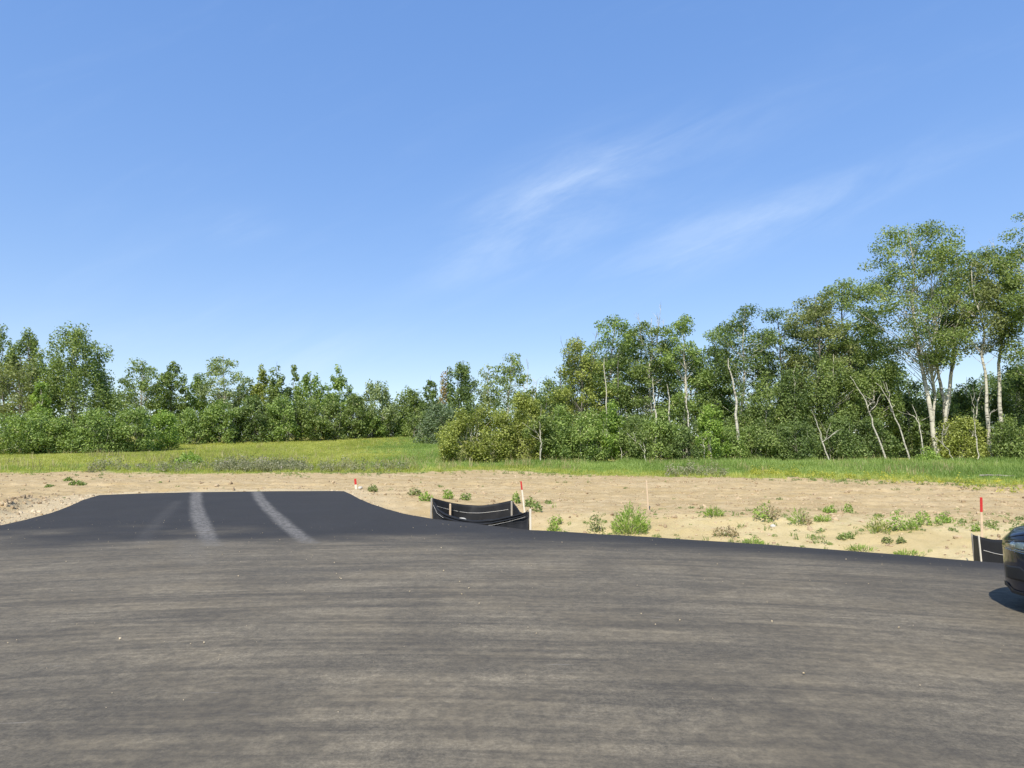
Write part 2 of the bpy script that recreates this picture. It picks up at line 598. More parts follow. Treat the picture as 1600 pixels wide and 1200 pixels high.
def build_ground():
    ys = np.concatenate([graded([(-60, 2, 6), (2, 9, .5), (9, 31, .13), (31, 46, .28), (46, 110, 1.2)]), 110 * 1.18 ** np.arange(1, 26)])
    xr = np.concatenate([np.arange(0, 26, .17), graded([(26, 60, .9)]), 60 * 1.2 ** np.arange(1, 25)])
    xs = np.concatenate([-xr[:0:-1], xr])
    ys = np.concatenate([[-4000, -1200, -400, -150], ys])
    X, Y = np.meshgrid(xs, ys)
    S = signed_dist(X, Y)
    Z = ground_z(X, Y, S)
    g = grass_mask(X, Y) * (S > 0)
    g = np.maximum(g, sstep(60, 90, np.abs(X)) * (S > .5))
    g = np.maximum(g, sstep(30, 60, -Y))
    so = np.maximum(S, 0)
    bank = sstep(-5, -2, X) * (1 - sstep(18.6, 20.6, Y + (fbm(X * .5, Y * .5, 8, 3) - .5) * 2 + .10 * np.maximum(X, 0)))
    gravel = (1 - sstep(1.0, 1.7, so + (fbm(X * 1.2, Y * 1.2, 9, 3) - .5) * .6)) * (1 - sstep(-7, -3.5, X) * .75)
    zone = sstep(-6, -16, X) * sstep(40, 46, Y) * (1 - sstep(58, 72, Y)) + .35 * sstep(46, 60, Y)
    zone = np.clip(zone, 0, 1)
    nx, ny = len(xs), len(ys)
    idx = np.arange(nx * ny).reshape(ny, nx)
    q = np.stack([idx[:-1, :-1], idx[:-1, 1:], idx[1:, 1:], idx[1:, :-1]], -1).reshape(-1, 4)
    V = np.stack([X, Y, Z], -1).reshape(-1, 3)
    o = mesh_np('ground', V, q, ground_mat(), smooth=True,
                attrs=[('grass', 'POINT', 'FLOAT', g), ('bank', 'POINT', 'FLOAT', bank), ('gravel', 'POINT', 'FLOAT', gravel), ('zone', 'POINT', 'FLOAT', zone)])
    tag(o, 'bare tan earth and green meadow rising gently to the trees', kind='structure')


build_ground()


# ------------------------------------------------------------------ road and approach
def poly_dist(P, line):
    best = np.full(len(P), 1e9)
    for a, b in zip(line[:-1], line[1:]):
        a, b = np.array(a), np.array(b)
        ab = b - a
        t = np.clip(((P - a) @ ab) / (ab @ ab), 0, 1)
        best = np.minimum(best, np.sqrt(((P - (a + t[:, None] * ab)) ** 2).sum(1)))
    return best


def build_road():
    pts = []
    dense = []
    n = len(POLY)
    for i in range(n):
        a, b = POLY[i], POLY[(i + 1) % n]
        L = np.linalg.norm(b - a)
        k = max(1, int(L / 0.35)) if (a[1] > 4 and b[1] > 4 and abs(a[0]) < 20) else max(1, int(L / 4))
        for j in range(k):
            dense.append(a + (b - a) * j / k)
    dense = np.array(dense)
    jit = (fbm(dense[:, 0] * 2.2, dense[:, 1] * 2.2, 41, 3) - .5) * .12 + (fbm(dense[:, 0] * 7, dense[:, 1] * 7, 42, 2) - .5) * .07
    dense[:, 1] += jit
    nb = len(dense)
    xs1 = np.arange(-19, 12, 0.14)
    ys1 = np.arange(5.2, 27.5, 0.14)
    gx, gy = np.meshgrid(xs1, ys1)
    far_x, far_y = np.meshgrid(np.arange(-58, 15, 2.5), np.arange(-21, 14, 2.5))
    gx, gy = np.concatenate([gx.ravel(), far_x.ravel()]), np.concatenate([gy.ravel(), far_y.ravel()])
    keep = (signed_dist(gx, gy) < -0.12) & ~((np.arange(len(gx)) >= xs1.size * ys1.size) & (gx > -19) & (gx < 12) & (gy > 5.0))
    inner = np.stack([gx[keep], gy[keep]], 1)
    allp = [Vector((p[0], p[1])) for p in np.concatenate([dense, inner])]
    edges = [(i, (i + 1) % nb) for i in range(nb)]
    vo, eo, fo, *_ = delaunay_2d_cdt(allp, edges, [], 1, 1e-4)
    XY = np.array([(v.x, v.y) for v in vo])
    tris = np.array([f for f in fo], dtype=np.int32)
    x, y = XY[:, 0], XY[:, 1]
    z = A_z(y) + (fbm(x * .35, y * .35, 55, 3) - .5) * .02 * sstep(0, 1, -signed_dist(x, y))
    s = -signed_dist(x, y)
    # dust: the trafficked bulb is grey-brown, the approach and a strip along the edge stay black
    edge_in = sstep(.25, 2.4, s + (fbm(x * .5, y * .5, 61, 3) - .5) * 1.2)
    front = 1 - sstep(11.8, 16.0, y + (fbm(x * .45, y * 1.1, 62, 4) - .5) * 5.0 - .12 * np.maximum(-6 - x, 0) * 0.6)
    dust = np.clip(edge_in * front, 0, 1) + .05
    # two dusty wheel tracks up the approach
    P = np.stack([x, y], 1)
    trk = np.zeros(len(P))
    for line_px, wd in (([(307, 768), (306, 785), (310, 805), (317, 823), (326, 841), (332, 852)], .175),
                        ([(400, 767), (406, 780), (423, 799), (446, 819), (470, 838), (484, 848)], .165)):
        L = [ray_asphalt(*p) for p in line_px]
        d = poly_dist(P, L)
        trk = np.maximum(trk, (1 - sstep(wd * .85, wd * 1.10, d)) * (1 - .62 * sstep(15.4, 13.0, y)))
    for line_px, wd in (([(278, 783), (250, 812), (228, 835), (222, 850)], .16), ([(290, 842), (300, 860), (304, 880)], .22)):
        L = [ray_asphalt(*p) for p in line_px]
        d = poly_dist(P, L)
        trk = np.maximum(trk, (1 - sstep(wd * .4, wd * 1.4, d)) * .14)
    v = y + .030 * (x + 1) ** 2
    streak = np.stack([x * .17, v * 2.3, np.zeros_like(x)], 1)
    V = np.column_stack([x, y, z])
    # skirt: the asphalt mat is 8 cm thick and its edge shows
    cnt = {}
    for t in tris:
        for a, b in ((t[0], t[1]), (t[1], t[2]), (t[2], t[0])):
            k = (min(a, b), max(a, b))
            cnt[k] = None if k in cnt else (a, b)
    be = np.array([e for e in cnt.values() if e is not None])
    ids = np.unique(be)
    mp = -np.ones(len(V), int)
    mp[ids] = np.arange(len(ids)) + len(V)
    low = V[ids].copy()
    low[:, 2] -= .09
    skirt = np.stack([be[:, 1], be[:, 0], mp[be[:, 0]], mp[be[:, 1]]], 1)
    V2 = np.concatenate([V, low])
    ext = lambda a: np.concatenate([a, a[ids]])
    nz = np.cross(V[tris[0][1]] - V[tris[0][0]], V[tris[0][2]] - V[tris[0][0]])[2]
    if nz < 0:
        tris = tris[:, ::-1]
        skirt = skirt[:, ::-1]
    o = mesh_np('road', V2, [tris, skirt], road_mat(), smooth=False,
                attrs=[('dust', 'POINT', 'FLOAT', ext(dust)), ('track', 'POINT', 'FLOAT', ext(trk)), ('streak', 'POINT', 'FLOAT_VECTOR', np.concatenate([streak, streak[ids]]))])
    tag(o, 'dusty asphalt road with a fresh black approach crossing the ditch', kind='structure')


build_road()


# ------------------------------------------------------------------ scatter with geometry nodes
def scatter(name, pts, rot, scale, tint, sources, label):
    """one stuff object: each point carries one instance picked from the sources"""
    colx = bpy.data.collections.new(name + '_sources')
    for s in sources:
        colx.objects.link(s)
    pts = np.asarray(pts, np.float32)
    me = bpy.data.meshes.new(name)
    me.vertices.add(len(pts))
    me.vertices.foreach_set('co', pts.ravel())
    for an, typ, data in (('rot', 'FLOAT_VECTOR', rot), ('size', 'FLOAT', scale), ('tint', 'FLOAT', tint)):
        a = me.attributes.new(an, typ, 'POINT')
        a.data.foreach_set('vector' if typ == 'FLOAT_VECTOR' else 'value', np.asarray(data, np.float32).ravel())
    o = bpy.data.objects.new(name, me)
    COL.objects.link(o)
    ng = bpy.data.node_groups.new(name + '_nodes', 'GeometryNodeTree')
    ng.interface.new_socket('Geometry', in_out='INPUT', socket_type='NodeSocketGeometry')
    ng.interface.new_socket('Geometry', in_out='OUTPUT', socket_type='NodeSocketGeometry')
    N, L = ng.nodes, ng.links
    gi, go = N.new('NodeGroupInput'), N.new('NodeGroupOutput')
    ci = N.new('GeometryNodeCollectionInfo')
    ci.inputs['Collection'].default_value = colx
    ci.inputs['Separate Children'].default_value = True
    ci.inputs['Reset Children'].default_value = True
    ip = N.new('GeometryNodeInstanceOnPoints')
    ip.inputs['Pick Instance'].default_value = True
    na = N.new('GeometryNodeInputNamedAttribute'); na.data_type = 'FLOAT_VECTOR'; na.inputs[0].default_value = 'rot'
    e2r = N.new('FunctionNodeEulerToRotation')
    nsz = N.new('GeometryNodeInputNamedAttribute'); nsz.data_type = 'FLOAT'; nsz.inputs[0].default_value = 'size'
    L.new(gi.outputs[0], ip.inputs['Points'])
    L.new(ci.outputs[0], ip.inputs['Instance'])
    L.new(na.outputs[0], e2r.inputs[0])
    L.new(e2r.outputs[0], ip.inputs['Rotation'])
    L.new(nsz.outputs[0], ip.inputs['Scale'])
    L.new(ip.outputs[0], go.inputs[0])
    md = o.modifiers.new('scatter', 'NODES')
    md.node_group = ng
    return tag(o, label, kind='stuff')


def rand_rot(n, tilt=0.15):
    return np.column_stack([rng.normal(0, tilt, n), rng.normal(0, tilt, n), rng.uniform(0, 2 * math.pi, n)])


def blade_tuft(name, mat, nb, h, spread, width, bend, seed):
    r = np.random.default_rng(seed)
    V, Fq, lf = [], [], []
    for i in range(nb):
        a = r.uniform(0, 2 * math.pi)
        b = np.array([math.cos(a), math.sin(a)]) * spread * math.sqrt(r.uniform(0, 1))
        hh = h * r.uniform(.55, 1.15)
        d = r.normal(0, 1, 2)
        d /= np.linalg.norm(d)
        bd = bend * hh * r.uniform(.3, 1.3)
        sdv = np.array([-d[1], d[0]]) * width * r.uniform(.7, 1.2)
        k = len(V)
        m1 = b + d * bd * .35
        V += [(*(b - sdv), 0), (*(b + sdv), 0), (*(m1 + sdv * .8), hh * .6), (*(m1 - sdv * .8), hh * .6), (*(b + d * bd), hh)]
        Fq.append((k, k + 1, k + 2, k + 3))
        lf.append((k + 3, k + 2, k + 4))
    t = np.repeat(r.uniform(0, 1, nb), 5)
    return mesh_np(name, np.array(V), [np.array(Fq), np.array(lf)], mat, link=False, attrs=[('leaf', 'POINT', 'FLOAT', t)])


def leaf_geo(r, C, L, nbias, aspect=.55, droop=0.0):
    """diamond leaves folded along the midrib; C centres, L lengths, nbias n x 3 bias of the normal"""
    n = len(C)
    nrm = r.normal(0, 1, (n, 3)) + nbias
    nrm /= np.linalg.norm(nrm, axis=1)[:, None] + 1e-9
    ax = np.cross(nrm, r.normal(0, 1, (n, 3)))
    ax /= np.linalg.norm(ax, axis=1)[:, None] + 1e-9
    if droop:
        ax[:, 2] += droop
        ax /= np.linalg.norm(ax, axis=1)[:, None] + 1e-9
    sd_ = np.cross(nrm, ax)
    sd_ /= np.linalg.norm(sd_, axis=1)[:, None] + 1e-9
    L = L[:, None]
    b = C - ax * L * .5
    t = C + ax * L * .5
    m = C - ax * L * .06 + nrm * L * .10
    l_ = m + sd_ * L * aspect * .5
    r_ = m - sd_ * L * aspect * .5
    V = np.stack([b, r_, t, l_], 1).reshape(-1, 3)
    q = np.arange(n * 4).reshape(n, 4)
    return V, q


def tube(pts, rad, sides=6):
    pts = np.asarray(pts, float)
    n = len(pts)
    tan = np.gradient(pts, axis=0)
    tan /= np.linalg.norm(tan, axis=1)[:, None] + 1e-9
    ref = np.tile(np.array([1.0, 0, 0]), (n, 1))
    ref[np.abs(tan[:, 0]) > .9] = (0, 1, 0)
    a = np.cross(tan, ref)
    a /= np.linalg.norm(a, axis=1)[:, None] + 1e-9
    b = np.cross(tan, a)
    th = np.linspace(0, 2 * math.pi, sides, endpoint=False)
    V = pts[:, None, :] + np.asarray(rad)[:, None, None] * (np.cos(th)[None, :, None] * a[:, None, :] + np.sin(th)[None, :, None] * b[:, None, :])
    idx = np.arange(n * sides).reshape(n, sides)
    nx = np.roll(idx, -1, 1)
    q = np.stack([idx[:-1], nx[:-1], nx[1:], idx[1:]], -1).reshape(-1, 4)
    return V.reshape(-1, 3), q


class Geo:
    def __init__(s):
        s.V, s.F, s.k = [], [], 0
    def add(s, v, f):
        s.V.append(v)
        s.F.append(f + s.k)
        s.k += len(v)
    def out(s):
        return np.concatenate(s.V), np.concatenate(s.F)


# ------------------------------------------------------------------ trees
PROF = {
    'aspen': lambda t: np.sin(np.pi * np.clip(t * .80 + .14, 0, 1)) ** .75,
    'poplar': lambda t: np.clip(1 - t ** 2.8, .02, 1) ** .75 * (.55 + .45 * np.minimum(1, t * 3)),
    'young': lambda t: np.clip(1 - t ** 1.9, .03, 1) ** .75 * (0.55 + .45 * np.minimum(1, t * 4)),
    'shrub': lambda t: np.clip(1 - t ** 2.3, 0.03, 1) ** .5 * (.82 + .18 * np.minimum(1, t * 3)),
}


def wig(r, p0, p1, n, amp):
    t = np.linspace(0, 1, n)[:, None]
    P = p0 + (p1 - p0) * t
    off = np.cumsum(r.normal(0, 1, (n, 3)), axis=0)
    off -= off[0]
    off -= t * off[-1]
    return P + off * amp


def tree(kind, xpx, top, d, wpx, leaf, label, group, cb=None, dens=1.0, base_px=None, bark='aspen', trunks=1, seed=None, name=None, cat='tree', twigs=0, rad=None, rust=False):
    seed = int(xpx * 7 + top * 3) if seed is None else seed
    r = np.random.default_rng(seed)
    bpx = xpx if base_px is None else base_px
    bx = (bpx - 800) / F_PX * d
    bz = gz(bx, d) - .05
    for _ in range(3):
        pb = at(bpx, 700, d)
        bx = pb.x
    tp = at(xpx, top, d)
    H = tp.z - bz
    W = wpx / F_PX * d * ((1.16 if xpx > 1395 else 1.42) if kind == 'aspen' else {'young': 1.45, 'poplar': 1.30, 'shrub': 1.24}[kind])
    lean = tp.x - bx
    root = thing(name or {'aspen': 'aspen_tree', 'poplar': 'poplar_tree', 'young': 'young_tree', 'shrub': 'shrub'}[kind], (bx, d, bz), label, cat, group)
    if cb and kind == 'aspen' and 850 < xpx < 1390:
        cb *= .62
    cb = {'aspen': .42, 'poplar': .10, 'young': .08, 'shrub': .03}[kind] if cb is None else cb
    # trunk
    G = Geo()
    r0 = rad or {'aspen': .011 * H + .03, 'poplar': .013 * H, 'young': .008 * H + .02, 'shrub': .03}[kind]
    stems = []
    ns = trunks if kind != 'shrub' else max(4, int(W * 2.2))
    for k in range(ns):
        if kind == 'shrub':
            a, q = r.uniform(0, 6.28), math.sqrt(r.uniform(0, 1)) * W * .42
            p0 = np.array([math.cos(a) * q * .8, math.sin(a) * q * .5, 0])
            p1 = np.array([math.cos(a) * q * 1.05, math.sin(a) * q * .7, H * r.uniform(.5, .85)])
        else:
            p0 = np.array([r.uniform(-.5, .5) * k, r.uniform(-.4, .4) * k, 0])
            p1 = np.array([lean + (r.uniform(-.32, .32) * W if k else 0), r.uniform(-.3, .3) * k, H * (.97 if k == 0 else r.uniform(.75, .92))])
        n = 12
        P = wig(r, p0, p1, n, .010 * H)
        rr = r0 * r.uniform(.75, 1.0) * (1 - np.linspace(0, 1, n) * .88) * (1 if k == 0 else .75)
        G.add(*tube(P, rr, 7 if kind == 'aspen' else 5))
        stems.append(P)
    # foliage clusters
    Hc = H * (1 - cb)
    ll = max(.155, .0033 * d) * (1.0 if kind != 'shrub' else .95)
    csz = {'aspen': .74, 'poplar': .62, 'young': .5, 'shrub': .62}[kind] * (W / 4.5) ** .35
    ncl = int(np.clip(W * Hc * {'aspen': 1.35, 'poplar': 1.9, 'young': 2.4, 'shrub': 4.6}[kind], 14, 260))
    tt = r.uniform(0, 1, ncl * 6)
    pr = PROF[kind](tt)
    keep = r.uniform(0, 1, len(tt)) < (pr / pr.max()) ** 1.3
    tt = tt[keep][:ncl]
    # lobes: the crown is wider in some directions and heights
    ph = r.uniform(0, 6.28, 3)
    ang = r.uniform(0, 6.28, len(tt))
    lob = 1 + .16 * np.sin(ang * 2 + ph[0] + tt * 5) + .13 * np.sin(tt * 11 + ph[1])
    q = np.maximum(W * .5 * PROF[kind](tt) * lob - csz * .30, .05) * r.uniform(.10, 1, len(tt)) ** .42
    spine_x = np.interp(tt * (1 - cb) + cb, np.linspace(0, 1, len(stems[0])), stems[0][:, 0]) if kind != 'shrub' else 0.0
    C = np.stack([spine_x + np.cos(ang) * q, np.sin(ang) * q * .9, cb * H + tt * (Hc - csz * .5)], 1)
    if kind == 'shrub':
        C[:, 2] = np.maximum(C[:, 2], .25)
    cr = csz * r.uniform(.6, 1.25, len(tt))
    ctint = r.normal(0, .09, len(tt))
    # limbs to the clusters
    nb = len(tt) if kind == 'aspen' else len(tt) // 2
    for i in range(nb):
        S = stems[i % len(stems)]
        f = np.clip((C[i, 2] - (q[i] * .55 + .3)) / H, .05 if kind == 'shrub' else max(.08, cb * .72), .95)
        k = f * (len(S) - 1)
        i0 = int(k)
        p0 = S[i0] * (1 - (k - i0)) + S[min(i0 + 1, len(S) - 1)] * (k - i0)
        P = wig(r, p0, C[i], 5, .07)
        G.add(*tube(P, np.linspace(r0 * .20 * (1 - f * .6), .010, 5), 4))
    for i in range(twigs):                  # bare dead shoots standing out of the crown
        a = r.uniform(-1, 1) * W * .33
        z0 = H * r.uniform(.6, .8)
        p0 = np.array([lean * z0 / H + a * .5, r.uniform(-.6, .2), z0])
        p1 = np.array([lean + a, p0[1], H * r.uniform(.94, 1.07)])
        G.add(*tube(wig(r, p0, p1, 7, .05), np.linspace(.035, .010, 7), 4))
        for _ in range(5):
            f = r.uniform(.3, .95)
            b0 = p0 + (p1 - p0) * f
            G.add(*tube(wig(r, b0, b0 + np.array([r.normal(0, .35), r.normal(0, .3), r.uniform(.3, .8)]), 4, .03), np.linspace(.016, .006, 4), 3))
    V, Fq = G.out()
    mesh_np('trunk', V, Fq, BARK[bark], root, smooth=True)
    # leaves
    nl = int(np.clip(dens * 3.0 * W * Hc * {'aspen': .95, 'poplar': 1.25, 'young': 1.3, 'shrub': 2.0}[kind] / (.36 * ll * ll), 300, 26000))
    wgt = cr ** 2
    ci = r.choice(len(tt), nl, p=wgt / wgt.sum())
    dv = r.normal(0, 1, (nl, 3))
    dv /= np.linalg.norm(dv, axis=1)[:, None]
    rad_ = cr[ci] * r.uniform(0, 1, nl) ** .45
    stretch = {'aspen': (1, 1, .72), 'poplar': (.82, .82, 1.4), 'young': (.95, .95, 1.1), 'shrub': (1, 1, .95)}[kind]
    LC = C[ci] + dv * rad_[:, None] * np.array(stretch)
    LC[:, 2] = np.maximum(LC[:, 2], .06)
    L = ll * r.uniform(.6, 1.3, nl)
    nb_ = dv * .95 + np.array([0, 0, .85])
    V, Fq = leaf_geo(r, LC, L, nb_, .62, -.25 if kind == 'aspen' else (.35 if kind == 'poplar' else 0))
    tint = np.clip(.42 + ctint[ci] + r.normal(0, .19, nl), 0, 1)
    mats, mi = [LEAF[leaf]], None
    if rust:
        mats.append(LEAF['rust'])
        mi = ((LC[:, 0] < lean * .5 - W * .22) & (LC[:, 2] > H * .45) & (LC[:, 2] < H * .88) & (r.uniform(0, 1, nl) < .85)).astype(int)
    mesh_np('crown', V, Fq, None, root, attrs=[('tint', 'FACE', 'FLOAT', tint)], mats=mats, midx=mi)
    return root


GA = 'aspens in the wood on the right'
GB = 'trees in the wood beyond the meadow'
GS = 'shrubs along the edge of the right wood'
GL = 'shrubs along the far meadow edge'
GT = 'tall trees in the grove on the left'

